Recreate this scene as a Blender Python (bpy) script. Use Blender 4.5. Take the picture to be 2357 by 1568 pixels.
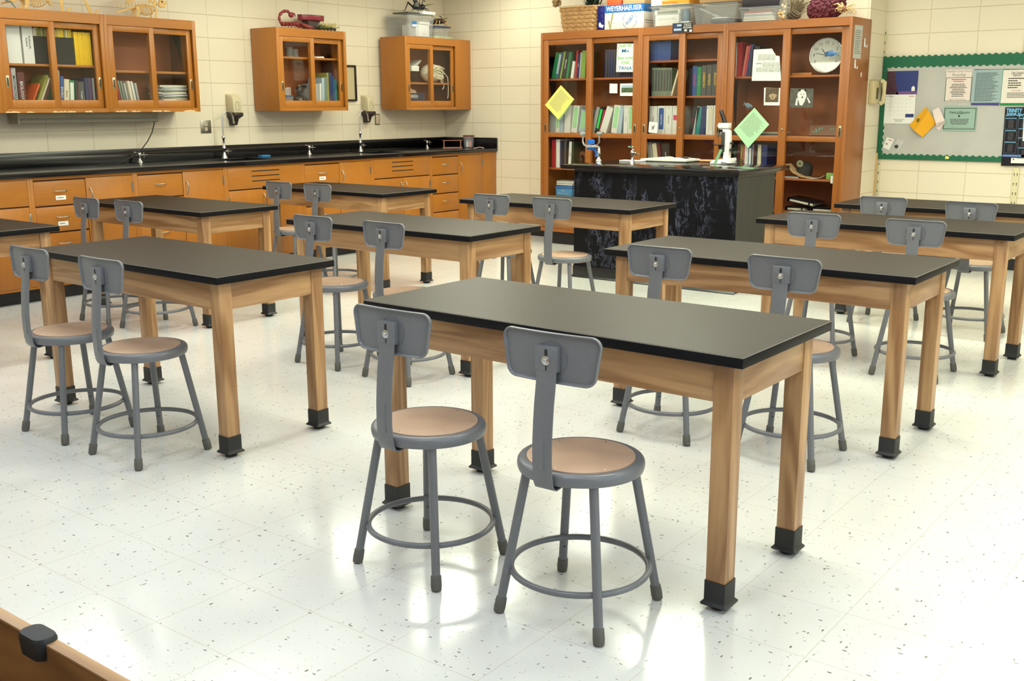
import bpy, bmesh, math, random
from mathutils import Vector, Matrix
random.seed(7)
PI = math.pi
scene = bpy.context.scene
for o in list(bpy.data.objects): bpy.data.objects.remove(o)

# ------------------------------------------------------------------ camera
FPX, CX, CY = 2407.83, 1178.5, 784.0
PITCH, ROLL, YAW, CAMH = 0.220731637, -0.003354881, 0.656274122, 1.4127
FW = Vector((-math.sin(YAW)*math.cos(PITCH), math.cos(YAW)*math.cos(PITCH), -math.sin(PITCH)))
R0 = FW.cross(Vector((0, 0, 1))).normalized(); U0 = R0.cross(FW)
RT = R0*math.cos(ROLL)+U0*math.sin(ROLL); UP = -R0*math.sin(ROLL)+U0*math.cos(ROLL)
EYE = Vector((0, 0, CAMH))
cam = bpy.data.cameras.new('camera'); cam.sensor_width = 36; cam.lens = FPX/2357*36
cam.clip_start = 0.05
camo = bpy.data.objects.new('camera', cam); scene.collection.objects.link(camo)
M = Matrix((RT, UP, -FW)).transposed().to_4x4(); M.translation = EYE
camo.matrix_world = M
scene.camera = camo

# ------------------------------------------------------------------ world, exposure
w = bpy.data.worlds.new('world'); scene.world = w; w.use_nodes = True
bg = w.node_tree.nodes['Background']; bg.inputs[0].default_value = (0.75, 0.86, 1, 1); bg.inputs[1].default_value = 1.2
vs = scene.view_settings
vs.view_transform = 'Standard'; vs.look = 'None'; vs.gamma = 1; vs.use_curve_mapping = False; vs.exposure = 0.0

# ------------------------------------------------------------------ lights
CEIL = 2.75
def area(name, loc, rot, sx, sy, power, col):
    l = bpy.data.lights.new(name, 'AREA'); l.shape = 'RECTANGLE'; l.size = sx; l.size_y = sy
    l.energy = power; l.color = col
    o = bpy.data.objects.new(name, l); scene.collection.objects.link(o)
    o.location = loc; o.rotation_euler = rot
    return o
WARM = (0.94, 1.0, 0.75); NEUTRAL = (0.95, 1.0, 0.86); COOL = (0.60, 0.78, 1.0)
TROFFERS_AND_FILL = [(x, y) for y in (8.45, 6.35, 3.75, 1.3) for x in (-7.0, -5.4, -3.5, -1.6, 0.3)]  # the row nearest the back wall is added to brighten that wall
for (x, y) in TROFFERS_AND_FILL:
    power = (12 if x < -4 else 9 if x < -3 else 3) if y > 8 else (13 if x < -6 else 45 if x < -4 else 45) if y > 5 else (12 if x < -6 else 22) if y > 3 else 13
    area('troffer_or_fill_light', (x, y, CEIL-0.035), (0, 0, 0), 0.55, 1.15, power, WARM if y > 5 else NEUTRAL if y > 3 else COOL)   # cooler tubes towards the front
for (y, p) in ((1.0, 32), (3.2, 32)):                      # daylight through the two windows of the right wall
    area('window_daylight', (2.52, y, 1.65), (0, PI/2, 0), 1.4, 1.7, p, COOL)
area('window_daylight', (-1.4, -2.1, 1.65), (PI/2, 0, 0), 3.0, 1.4, 9, COOL)  # and the one behind

# ------------------------------------------------------------------ from a point of the photo to a point of a real plane
def on(px, py, X=None, Y=None, Z=None):
    d = FW*FPX + RT*(px-CX) - UP*(py-CY)
    t = X/d.x if X is not None else (Y/d.y if Y is not None else (Z-CAMH)/d.z)
    return EYE + d*t

# ------------------------------------------------------------------ materials
def lin(c): return tuple(((v/255)/12.92 if v/255 <= .04045 else ((v/255+.055)/1.055)**2.4) for v in c)+(1,)
MATS = {}
def nodes(name):
    m = bpy.data.materials.new(name); m.use_nodes = True
    nt = m.node_tree; b = nt.nodes['Principled BSDF']
    return m, nt, b
def mat(name, c=(200, 200, 200), rough=.5, metal=0.0, spec=.5, var=0.0, scale=30, bump=0.0, coat=0.0, stretch=(1, 1, 1)):
    if name in MATS: return MATS[name]
    m, nt, b = nodes(name); MATS[name] = m
    b.inputs['Base Color'].default_value = lin(c); b.inputs['Roughness'].default_value = rough
    b.inputs['Metallic'].default_value = metal; b.inputs['Specular IOR Level'].default_value = spec
    b.inputs['Coat Weight'].default_value = coat
    if var or bump:
        tc = nt.nodes.new('ShaderNodeTexCoord'); mp = nt.nodes.new('ShaderNodeMapping'); nz = nt.nodes.new('ShaderNodeTexNoise')
        mp.inputs['Scale'].default_value = stretch
        nz.inputs['Scale'].default_value = scale; nz.inputs['Detail'].default_value = 4
        nt.links.new(tc.outputs['Object'], mp.inputs[0]); nt.links.new(mp.outputs[0], nz.inputs['Vector'])
        if var:
            r = nt.nodes.new('ShaderNodeValToRGB')
            lo = tuple(max(0, v*(1-var)) for v in lin(c)[:3])+(1,); hi = tuple(min(1, v*(1+var)) for v in lin(c)[:3])+(1,)
            r.color_ramp.elements[0].color = lo; r.color_ramp.elements[0].position = .3
            r.color_ramp.elements[1].color = hi; r.color_ramp.elements[1].position = .7
            nt.links.new(nz.outputs[0], r.inputs[0]); nt.links.new(r.outputs[0], b.inputs['Base Color'])
        if bump:
            bp = nt.nodes.new('ShaderNodeBump'); bp.inputs['Strength'].default_value = bump; bp.inputs['Distance'].default_value = .004
            nt.links.new(nz.outputs[0], bp.inputs['Height']); nt.links.new(bp.outputs[0], b.inputs['Normal'])
    return m
def wood(name, c1, c2, axis, rough=.35, scale=9.0, rings=True, coat=.0, spec=.5):
    """lacquered wood, grain running along axis ('x','y','z')"""
    if name in MATS: return MATS[name]
    m, nt, b = nodes(name); MATS[name] = m
    N = nt.nodes; L = nt.links
    tc = N.new('ShaderNodeTexCoord'); oi = N.new('ShaderNodeObjectInfo')
    ad = N.new('ShaderNodeVectorMath'); ad.operation = 'ADD'
    cb = N.new('ShaderNodeCombineXYZ'); mu = N.new('ShaderNodeMath'); mu.operation = 'MULTIPLY'; mu.inputs[1].default_value = 13.0
    L.new(oi.outputs['Random'], mu.inputs[0])
    for i in range(3): L.new(mu.outputs[0], cb.inputs[i])
    L.new(tc.outputs['Object'], ad.inputs[0]); L.new(cb.outputs[0], ad.inputs[1])
    mp = N.new('ShaderNodeMapping'); s = {'x': (.09, 1, 1), 'y': (1, .09, 1), 'z': (1, 1, .09)}[axis]
    mp.inputs['Scale'].default_value = s
    L.new(ad.outputs[0], mp.inputs[0])
    n1 = N.new('ShaderNodeTexNoise'); n1.inputs['Scale'].default_value = scale; n1.inputs['Detail'].default_value = 3; n1.inputs['Distortion'].default_value = 1.2
    L.new(mp.outputs[0], n1.inputs['Vector'])
    n2 = N.new('ShaderNodeTexNoise'); n2.inputs['Scale'].default_value = scale*14; n2.inputs['Detail'].default_value = 5
    L.new(mp.outputs[0], n2.inputs['Vector'])
    fac = n1.outputs[0]
    if rings:
        m1 = N.new('ShaderNodeMath'); m1.operation = 'MULTIPLY'; m1.inputs[1].default_value = 32
        m2 = N.new('ShaderNodeMath'); m2.operation = 'SINE'
        m3 = N.new('ShaderNodeMapRange'); m3.inputs[1].default_value = -1; m3.inputs[2].default_value = 1
        L.new(n1.outputs[0], m1.inputs[0]); L.new(m1.outputs[0], m2.inputs[0]); L.new(m2.outputs[0], m3.inputs[0]); fac = m3.outputs[0]
    mx = N.new('ShaderNodeMath'); mx.operation = 'MULTIPLY_ADD'; mx.inputs[1].default_value = .5
    m4 = N.new('ShaderNodeMath'); m4.operation = 'MULTIPLY'; m4.inputs[1].default_value = .5
    L.new(n2.outputs[0], m4.inputs[0]); L.new(fac, mx.inputs[0]); L.new(m4.outputs[0], mx.inputs[2])
    r = N.new('ShaderNodeValToRGB'); r.color_ramp.elements[0].color = lin(c1); r.color_ramp.elements[1].color = lin(c2)
    r.color_ramp.elements[0].position = .15; r.color_ramp.elements[1].position = .85
    L.new(mx.outputs[0], r.inputs[0]); L.new(r.outputs[0], b.inputs['Base Color'])
    b.inputs['Roughness'].default_value = rough; b.inputs['Coat Weight'].default_value = coat; b.inputs['Specular IOR Level'].default_value = spec
    return m
def orange(axis='z'): return wood('birch_'+axis, (160, 96, 30), (184, 119, 46), axis, .34, 5, False)
def cherry(axis='z'): return wood('cherry_'+axis, (142, 82, 34), (168, 103, 47), axis, .34, 5, False)
def darkorange(axis='z'): return wood('birch_inside_'+axis, (150, 82, 42), (172, 100, 52), axis, .5, 5, False)
def oak(axis='z'): return wood('oak_'+axis, (140, 98, 60), (192, 150, 104), axis, .38, 5, True)
def glass(name='glass', tint=.985, gloss=1.0):
    if name in MATS: return MATS[name]
    m = bpy.data.materials.new(name); m.use_nodes = True; MATS[name] = m
    nt = m.node_tree; nt.nodes.clear()
    out = nt.nodes.new('ShaderNodeOutputMaterial'); mix = nt.nodes.new('ShaderNodeMixShader')
    t = nt.nodes.new('ShaderNodeBsdfTransparent'); t.inputs[0].default_value = (tint, tint, tint*.99, 1)
    g = nt.nodes.new('ShaderNodeBsdfGlossy'); g.inputs['Roughness'].default_value = .03
    f = nt.nodes.new('ShaderNodeLayerWeight'); f.inputs[0].default_value = .5
    a = nt.nodes.new('ShaderNodeMath'); a.operation = 'POWER'; a.inputs[1].default_value = 5
    c = nt.nodes.new('ShaderNodeMath'); c.operation = 'MULTIPLY_ADD'; c.inputs[1].default_value = .8; c.inputs[2].default_value = .03
    nt.links.new(f.outputs['Facing'], a.inputs[0]); nt.links.new(a.outputs[0], c.inputs[0]); nt.links.new(c.outputs[0], mix.inputs[0]); nt.links.new(t.outputs[0], mix.inputs[1]); nt.links.new(g.outputs[0], mix.inputs[2])
    nt.links.new(mix.outputs[0], out.inputs[0])
    return m
def plastic_clear(name='clear_plastic', c=(205, 210, 214), alpha=.16):
    if name in MATS: return MATS[name]
    m, nt, b = nodes(name); MATS[name] = m
    b.inputs['Base Color'].default_value = lin(c); b.inputs['Roughness'].default_value = .25
    b.inputs['Alpha'].default_value = alpha
    return m
def emit(name, c, s):
    if name in MATS: return MATS[name]
    m, nt, b = nodes(name); MATS[name] = m
    b.inputs['Base Color'].default_value = (1, 1, 1, 1)
    b.inputs['Emission Color'].default_value = c+(1,); b.inputs['Emission Strength'].default_value = s
    return m
def blockwall(name, ax):
    """painted concrete block laid in stacked courses of 0.405 x 0.2 m; ax = the horizontal axis"""
    m, nt, b = nodes(name); MATS[name] = m
    N = nt.nodes; L = nt.links
    g = N.new('ShaderNodeNewGeometry'); sp = N.new('ShaderNodeSeparateXYZ'); L.new(g.outputs['Position'], sp.inputs[0])
    off, i = {'x': (7.775, 0), 'y': (-6.545+.405*20, 1)}[ax]
    def line(sock, add, per, wd):
        a = N.new('ShaderNodeMath'); a.operation = 'ADD'; a.inputs[1].default_value = add+per*40
        q = N.new('ShaderNodeMath'); q.operation = 'PINGPONG'; q.inputs[1].default_value = per/2
        L.new(sock, a.inputs[0]); L.new(a.outputs[0], q.inputs[0])
        r = N.new('ShaderNodeMapRange'); r.inputs[1].default_value = wd*.4; r.inputs[2].default_value = wd
        r.inputs[3].default_value = 0; r.inputs[4].default_value = 1
        L.new(q.outputs[0], r.inputs[0]); return r.outputs[0]
    h = line(sp.outputs[2], -.025, .2, .0038); v = line(sp.outputs[i], off, .405, .0028)
    mn = N.new('ShaderNodeMath'); mn.operation = 'MINIMUM'; L.new(h, mn.inputs[0]); L.new(v, mn.inputs[1])
    nz = N.new('ShaderNodeTexNoise'); nz.inputs['Scale'].default_value = 90; nz.inputs['Detail'].default_value = 5; L.new(g.outputs['Position'], nz.inputs['Vector'])
    nb = N.new('ShaderNodeTexNoise'); nb.inputs['Scale'].default_value = 1.7; nb.inputs['Detail'].default_value = 3; L.new(g.outputs['Position'], nb.inputs['Vector'])
    r = N.new('ShaderNodeValToRGB'); r.color_ramp.elements[0].color = lin((226, 214, 190)); r.color_ramp.elements[1].color = lin((233, 222, 200))
    L.new(nb.outputs[0], r.inputs[0])
    mx = N.new('ShaderNodeMix'); mx.data_type = 'RGBA'; mx.inputs['A'].default_value = lin((208, 193, 160))
    L.new(mn.outputs[0], mx.inputs['Factor']); L.new(r.outputs[0], mx.inputs['B']); L.new(mx.outputs['Result'], b.inputs['Base Color'])
    ma = N.new('ShaderNodeMath'); ma.operation = 'MULTIPLY_ADD'; ma.inputs[1].default_value = .12; L.new(nz.outputs[0], ma.inputs[0]); L.new(mn.outputs[0], ma.inputs[2])
    bp = N.new('ShaderNodeBump'); bp.inputs['Strength'].default_value = .6; bp.inputs['Distance'].default_value = .004
    L.new(ma.outputs[0], bp.inputs['Height']); L.new(bp.outputs[0], b.inputs['Normal'])
    b.inputs['Roughness'].default_value = .45
    return m
def floormat():
    m, nt, b = nodes('vinyl_tile'); MATS['vinyl_tile'] = m
    N = nt.nodes; L = nt.links
    g = N.new('ShaderNodeNewGeometry'); P = g.outputs['Position']; sp = N.new('ShaderNodeSeparateXYZ'); L.new(P, sp.inputs[0])
    def line(sock, per, wd):
        a = N.new('ShaderNodeMath'); a.operation = 'ADD'; a.inputs[1].default_value = per*60
        q = N.new('ShaderNodeMath'); q.operation = 'PINGPONG'; q.inputs[1].default_value = per/2
        L.new(sock, a.inputs[0]); L.new(a.outputs[0], q.inputs[0])
        r = N.new('ShaderNodeMapRange'); r.inputs[1].default_value = wd*.4; r.inputs[2].default_value = wd
        L.new(q.outputs[0], r.inputs[0]); return r.outputs[0]
    mn = N.new('ShaderNodeMath'); mn.operation = 'MINIMUM'
    L.new(line(sp.outputs[0], .305, .0011), mn.inputs[0]); L.new(line(sp.outputs[1], .305, .0011), mn.inputs[1])
    def flecks(scale, stretch, rot, thr, seed):
        mp = N.new('ShaderNodeMapping'); mp.inputs['Scale'].default_value = stretch; mp.inputs['Rotation'].default_value = (0, 0, rot); mp.inputs['Location'].default_value = (seed, seed*.7, 0)
        L.new(P, mp.inputs[0])
        v = N.new('ShaderNodeTexVoronoi'); v.inputs['Scale'].default_value = scale; v.voronoi_dimensions = '2D'
        L.new(mp.outputs[0], v.inputs['Vector'])
        sc = N.new('ShaderNodeSeparateColor'); L.new(v.outputs['Color'], sc.inputs[0])
        # radius of each fleck varies with its random colour; most cells get none
        t = N.new('ShaderNodeMapRange'); t.inputs[1].default_value = .72; t.inputs[2].default_value = 1; t.inputs[3].default_value = 0; t.inputs[4].default_value = thr
        L.new(sc.outputs[0], t.inputs[0])
        lt = N.new('ShaderNodeMath'); lt.operation = 'LESS_THAN'; L.new(v.outputs['Distance'], lt.inputs[0]); L.new(t.outputs[0], lt.inputs[1])
        s = N.new('ShaderNodeMapRange'); s.inputs[3].default_value = .25; s.inputs[4].default_value = 1; L.new(sc.outputs[1], s.inputs[0])
        k = N.new('ShaderNodeMath'); k.operation = 'MULTIPLY'; L.new(lt.outputs[0], k.inputs[0]); L.new(s.outputs[0], k.inputs[1])
        return k.outputs[0]
    f1 = flecks(46, (1, .42, 1), .2, .14, 0); f2 = flecks(46, (.42, 1, 1), -.2, .14, 3.3); f3 = flecks(80, (.6, 1, 1), .7, .16, 7.7)
    a = N.new('ShaderNodeMath'); a.operation = 'MAXIMUM'; L.new(f1, a.inputs[0]); L.new(f2, a.inputs[1])
    a2 = N.new('ShaderNodeMath'); a2.operation = 'MAXIMUM'; L.new(a.outputs[0], a2.inputs[0])
    h = N.new('ShaderNodeMath'); h.operation = 'MULTIPLY'; h.inputs[1].default_value = .45; L.new(f3, h.inputs[0]); L.new(h.outputs[0], a2.inputs[1])
    nb = N.new('ShaderNodeTexNoise'); nb.inputs['Scale'].default_value = 2.2; nb.inputs['Detail'].default_value = 4; L.new(P, nb.inputs['Vector'])
    r = N.new('ShaderNodeValToRGB'); r.color_ramp.elements[0].color = lin((212, 211, 207)); r.color_ramp.elements[1].color = lin((223, 222, 219)); L.new(nb.outputs[0], r.inputs[0])
    m1 = N.new('ShaderNodeMix'); m1.data_type = 'RGBA'; m1.inputs['A'].default_value = lin((186, 178, 156)); L.new(mn.outputs[0], m1.inputs['Factor']); L.new(r.outputs[0], m1.inputs['B'])
    m2 = N.new('ShaderNodeMix'); m2.data_type = 'RGBA'; m2.inputs['B'].default_value = lin((92, 92, 80)); L.new(a2.outputs[0], m2.inputs['Factor']); L.new(m1.outputs['Result'], m2.inputs['A'])
    L.new(m2.outputs['Result'], b.inputs['Base Color'])
    rr = N.new('ShaderNodeMapRange'); rr.inputs[3].default_value = .10; rr.inputs[4].default_value = .2; L.new(nb.outputs[0], rr.inputs[0]); L.new(rr.outputs[0], b.inputs['Roughness'])
    n3 = N.new('ShaderNodeTexNoise'); n3.inputs['Scale'].default_value = 6; L.new(P, n3.inputs['Vector'])
    bp = N.new('ShaderNodeBump'); bp.inputs['Strength'].default_value = .08; bp.inputs['Distance'].default_value = .01
    L.new(n3.outputs[0], bp.inputs['Height']); L.new(bp.outputs[0], b.inputs['Normal'])
    return m
def marble():
    m, nt, b = nodes('black_marble_laminate'); MATS['marble'] = m
    N = nt.nodes; L = nt.links
    tc = N.new('ShaderNodeTexCoord'); mp = N.new('ShaderNodeMapping'); mp.inputs['Scale'].default_value = (1.5, 1.5, .7); mp.inputs['Rotation'].default_value = (0, .5, 0)
    L.new(tc.outputs['Object'], mp.inputs[0])
    w_ = N.new('ShaderNodeTexNoise'); w_.inputs['Scale'].default_value = 3; w_.inputs['Detail'].default_value = 3; L.new(mp.outputs[0], w_.inputs['Vector'])
    mv = N.new('ShaderNodeVectorMath'); mv.operation = 'MULTIPLY_ADD'; mv.inputs[1].default_value = (.6, .6, .6)
    L.new(w_.outputs['Color'], mv.inputs[0]); L.new(mp.outputs[0], mv.inputs[2])
    n = N.new('ShaderNodeTexNoise'); n.inputs['Scale'].default_value = 5.5; n.inputs['Detail'].default_value = 9; n.inputs['Roughness'].default_value = .72; L.new(mv.outputs[0], n.inputs['Vector'])
    s = N.new('ShaderNodeMath'); s.operation = 'SUBTRACT'; s.inputs[1].default_value = .5; a = N.new('ShaderNodeMath'); a.operation = 'ABSOLUTE'
    L.new(n.outputs[0], s.inputs[0]); L.new(s.outputs[0], a.inputs[0])
    n2 = N.new('ShaderNodeTexNoise'); n2.inputs['Scale'].default_value = 3.2; L.new(mp.outputs[0], n2.inputs['Vector'])
    r = N.new('ShaderNodeValToRGB'); e = r.color_ramp.elements
    e[0].position = 0; e[0].color = lin((84, 86, 106)); e[1].position = .022; e[1].color = lin((15, 15, 19)); L.new(a.outputs[0], r.inputs[0])
    mk = N.new('ShaderNodeMapRange'); mk.inputs[1].default_value = .47; mk.inputs[2].default_value = .62; L.new(n2.outputs[0], mk.inputs[0])
    mx = N.new('ShaderNodeMix'); mx.data_type = 'RGBA'; mx.inputs['A'].default_value = lin((15, 15, 19)); L.new(mk.outputs[0], mx.inputs['Factor']); L.new(r.outputs[0], mx.inputs['B'])
    L.new(mx.outputs['Result'], b.inputs['Base Color']); b.inputs['Roughness'].default_value = .45; b.inputs['Specular IOR Level'].default_value = .1
    return m

# ------------------------------------------------------------------ mesh helpers
def BM(): return bmesh.new()
def box(bm, x0, x1, y0, y1, z0, z1):
    v = [bm.verts.new(p) for p in ((x0, y0, z0), (x1, y0, z0), (x1, y1, z0), (x0, y1, z0), (x0, y0, z1), (x1, y0, z1), (x1, y1, z1), (x0, y1, z1))]
    for f in ((3, 2, 1, 0), (4, 5, 6, 7), (0, 1, 5, 4), (1, 2, 6, 5), (2, 3, 7, 6), (3, 0, 4, 7)): bm.faces.new([v[i] for i in f])
    return v
def xf(bm, vs, mtx):
    for v in vs: v.co = mtx @ v.co
def loft(bm, rings, closed=True, cap=True):
    R = [[bm.verts.new(p) for p in r] for r in rings]
    n = len(R[0])
    for a, b in zip(R, R[1:]):
        for i in range(n if closed else n-1):
            j = (i+1) % n
            try: bm.faces.new((a[i], a[j], b[j], b[i]))
            except ValueError: pass
    if cap and closed:
        bm.faces.new(R[0][::-1]); bm.faces.new(R[-1])
    return [v for r in R for v in r]
def frame_of(d):
    d = d.normalized(); a = Vector((0, 0, 1)) if abs(d.z) < .9 else Vector((1, 0, 0))
    u = d.cross(a).normalized(); return u, d.cross(u).normalized()
def tube(bm, pts, r, n=10, cap=True):
    pts = [Vector(p) for p in pts]; rs = r if isinstance(r, (list, tuple)) else [r]*len(pts)
    rings = []; u = None
    for i, p in enumerate(pts):
        d = (pts[min(i+1, len(pts)-1)]-pts[max(i-1, 0)])
        if u is None: u, v = frame_of(d)
        else:
            d.normalize(); u = (u-d*u.dot(d)).normalized(); v = d.cross(u)
        rings.append([p+(u*math.cos(2*PI*k/n)+v*math.sin(2*PI*k/n))*rs[i] for k in range(n)])
    return loft(bm, rings, True, cap)
def ring(bm, c, R, r, n=48, m=10, tilt=None):
    c = Vector(c); vs = []
    for i in range(n):
        a = 2*PI*i/n; e = Vector((math.cos(a), math.sin(a), 0))
        vs.append([bm.verts.new(c+e*(R+r*math.cos(2*PI*k/m))+Vector((0, 0, r*math.sin(2*PI*k/m)))) for k in range(m)])
    for i in range(n):
        a, b = vs[i], vs[(i+1) % n]
        for k in range(m): bm.faces.new((a[k], b[k], b[(k+1) % m], a[(k+1) % m]))
    return [v for q in vs for v in q]
def lathe(bm, prof, c=(0, 0, 0), n=32, cap=True):
    c = Vector(c)
    return loft(bm, [[c+Vector((r*math.cos(2*PI*k/n), r*math.sin(2*PI*k/n), z)) for k in range(n)] for r, z in prof], True, cap)
def ball(bm, c, r, s=(1, 1, 1), seg=12, rot=None):
    g = bmesh.ops.create_uvsphere(bm, u_segments=seg, v_segments=max(6, seg*2//3), radius=r)
    mt = Matrix.Translation(Vector(c)) @ (rot or Matrix.Identity(4)) @ Matrix.Diagonal((s[0], s[1], s[2], 1))
    xf(bm, g['verts'], mt); return g['verts']
def prism(bm, pts, d0, d1, plane='xz'):
    """outline extruded along the third axis"""
    def P(a, b, d): return {'xz': (a, d, b), 'xy': (a, b, d), 'yz': (d, a, b)}[plane]
    return loft(bm, [[P(a, b, d0) for a, b in pts], [P(a, b, d1) for a, b in pts]], True, True)
def rrect(w, h, r, n=5, cx=0, cy=0):
    o = []
    for (sx, sy, a0) in ((1, 1, 0), (-1, 1, 90), (-1, -1, 180), (1, -1, 270)):
        for k in range(n+1):
            a = math.radians(a0+90*k/n); o.append((cx+sx*(w/2-r)+r*math.cos(a), cy+sy*(h/2-r)+r*math.sin(a)))
    return o
def root_of(o):
    while o.parent: o = o.parent
    return o
def mesh(name, bm, m, bevel=0, smooth=0, seg=2):
    bmesh.ops.remove_doubles(bm, verts=bm.verts, dist=1e-6)
    bmesh.ops.recalc_face_normals(bm, faces=bm.faces)
    if bevel:
        ed = [e for e in bm.edges if len(e.link_faces) == 2 and e.calc_face_angle(0) > .6]
        bmesh.ops.bevel(bm, geom=ed, offset=bevel, segments=seg, profile=.5, affect='EDGES', clamp_overlap=True)
    me = bpy.data.meshes.new(name); bm.to_mesh(me); bm.free()
    if m: me.materials.append(m)
    if smooth or bevel:
        me.shade_smooth(); me.set_sharp_from_angle(angle=math.radians(smooth or 40))
    return me
def obj(name, bm, m, parent=None, bevel=0, smooth=0, seg=2, label=None):
    me = mesh(name, bm, m, bevel, smooth, seg)
    o = bpy.data.objects.new(name, me); scene.collection.objects.link(o)
    if parent: o.parent = parent
    if label: o['label'] = label
    return o
def tag(o, label, cat, group=None, kind=None):
    o['label'] = label; o['category'] = cat
    if group: o['group'] = group
    if kind: o['kind'] = kind
    return o
def thing(name, label, cat, loc=(0, 0, 0), rz=0, group=None, rot=None):
    o = bpy.data.objects.new(name, None); scene.collection.objects.link(o); o.empty_display_size = .1
    o.location = loc; o.rotation_euler = rot or (0, 0, rz)
    return tag(o, label, cat, group)
def solo(name, bm, m, label, cat, loc=(0, 0, 0), rz=0, group=None, rot=None, **k):
    o = obj(name, bm, m, None, **k); o.location = loc; o.rotation_euler = rot or (0, 0, rz)
    return tag(o, label, cat, group)
def struct(name, bm, m, parent=None, **k):
    o = obj(name, bm, m, parent, **k)
    if not parent: o['kind'] = 'structure'
    return o
def kids(o): return [c for c in bpy.data.objects if c.parent == o]
def dup(src, loc, rz, label, group=None):
    tree = {}
    for c in bpy.data.objects:
        if c.parent: tree.setdefault(c.parent.name, []).append(c)
    def cp(o, par):
        c = o.copy(); scene.collection.objects.link(c); c.parent = par
        for k in tree.get(o.name, []): cp(k, c)
        return c
    r = cp(src, None); r.location = loc; r.rotation_euler = (0, 0, rz); r['label'] = label
    if group: r['group'] = group
    return r
def text_bm(s, size, bold=0.0, width=None):
    cu = bpy.data.curves.new('t', 'FONT'); cu.body = s; cu.size = size; cu.align_x = 'CENTER'; cu.align_y = 'CENTER'; cu.offset = bold*size; cu.resolution_u = 2
    t = bpy.data.objects.new('t', cu); scene.collection.objects.link(t)
    bpy.context.view_layer.update()
    dg = bpy.context.evaluated_depsgraph_get(); me = bpy.data.meshes.new_from_object(t.evaluated_get(dg))
    bm = BM(); bm.from_mesh(me)
    bpy.data.objects.remove(t); bpy.data.curves.remove(cu); bpy.data.meshes.remove(me)
    if width and bm.verts:
        xs = [v.co.x for v in bm.verts]; k = width/(max(xs)-min(xs))
        for v in bm.verts: v.co.x *= k
    return bm
FRONT = Matrix.Rotation(PI/2, 4, 'X')
def text(parent, s, size, m, x, y, z, rot=0, width=None, bold=.01, name='lettering', shear=0):
    """flat raised lettering on a front that faces local -y; rot turns it in that front"""
    bm = text_bm(s, size, bold, width)
    if shear:
        for v in bm.verts: v.co.x += v.co.y*shear
    bmesh.ops.transform(bm, matrix=Matrix.Translation((x, y, z)) @ FRONT @ Matrix.Rotation(rot, 4, 'Z'), verts=bm.verts)
    me = bpy.data.meshes.new(name); bm.to_mesh(me); bm.free(); me.materials.append(m)
    o = bpy.data.objects.new(name, me); scene.collection.objects.link(o); o.parent = parent
    return o
def lines_bm(bm, x0, x1, z0, z1, n, y, h=None, seed=0, gaps=.25, cx=False):
    """rows of print: thin bars on a front facing -y"""
    rnd = random.Random(seed); h = h or (z1-z0)/n*.42
    for i in range(n):
        z = z1-(i+.5)*(z1-z0)/n; w = (x1-x0)*(1-gaps*rnd.random()); a = x0 if not cx else (x0+x1)/2-w/2
        x = a
        while x < a+w-.001:
            l = min(a+w-x, (x1-x0)*(.06+.1*rnd.random()))
            v = [bm.verts.new(p) for p in ((x, y, z-h/2), (x+l*.85, y, z-h/2), (x+l*.85, y, z+h/2), (x, y, z+h/2))]; bm.faces.new(v); x += l
def quad(bm, pts): bm.faces.new([bm.verts.new(p) for p in pts])
BLK = mat('ink_black', (28, 28, 30), .6)
CHROME = mat('chrome', (200, 200, 200), .18, 1)
STEEL = mat('dull_steel', (170, 168, 160), .35, 1)
WHITE = mat('white_paper', (232, 232, 228), .6)

# ================================================================== the room
XW, YB, YB2, XRET = -8.2, 9.38, 9.81, -3.30
XR, YF = 2.4, -2.0
bw_y = blockwall('painted_block_y', 'y'); bw_x = blockwall('painted_block_x', 'x')
b = BM(); box(b, XW-.1, XR+.1, YF-.1, YB2+.1, -.1, 0); struct('floor', b, floormat())
b = BM(); box(b, XW-.1, XR+.1, YF-.1, YB2+.1, CEIL, CEIL+.1); struct('ceiling', b, mat('ceiling_white', (225, 222, 210), .8))
b = BM(); box(b, XW-.1, XW, YF-.1, YB+.1, 0, CEIL); struct('wall_left', b, bw_y)
b = BM(); box(b, XW-.1, XRET, YB, YB+.1, 0, CEIL); struct('wall_back', b, bw_x)
b = BM(); box(b, XRET-.1, XRET, YB+.1, YB2+.1, 0, CEIL); struct('wall_return', b, bw_y)
b = BM(); box(b, XRET, XR+.1, YB2, YB2+.1, 0, CEIL); struct('wall_recess', b, bw_x)
b = BM()
for (y0, y1, z0, z1) in ((YF-.1, YB2+.1, 0, .95), (YF-.1, YB2+.1, 2.35, CEIL), (YF-.1, .15, .95, 2.35), (1.85, 2.35, .95, 2.35), (4.05, YB2+.1, .95, 2.35)):
    box(b, XR, XR+.1, y0, y1, z0, z1)
struct('wall_right', b, bw_y)
b = BM()
for (x0, x1, z0, z1) in ((XW, XR, 0, .95), (XW, XR, 2.35, CEIL), (XW, -2.9, .95, 2.35), (.1, XR, .95, 2.35)): box(b, x0, x1, YF-.1, YF, z0, z1)
struct('wall_front', b, bw_x)
alu = mat('window_frame_metal', (150, 150, 148), .4, .6)
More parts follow.
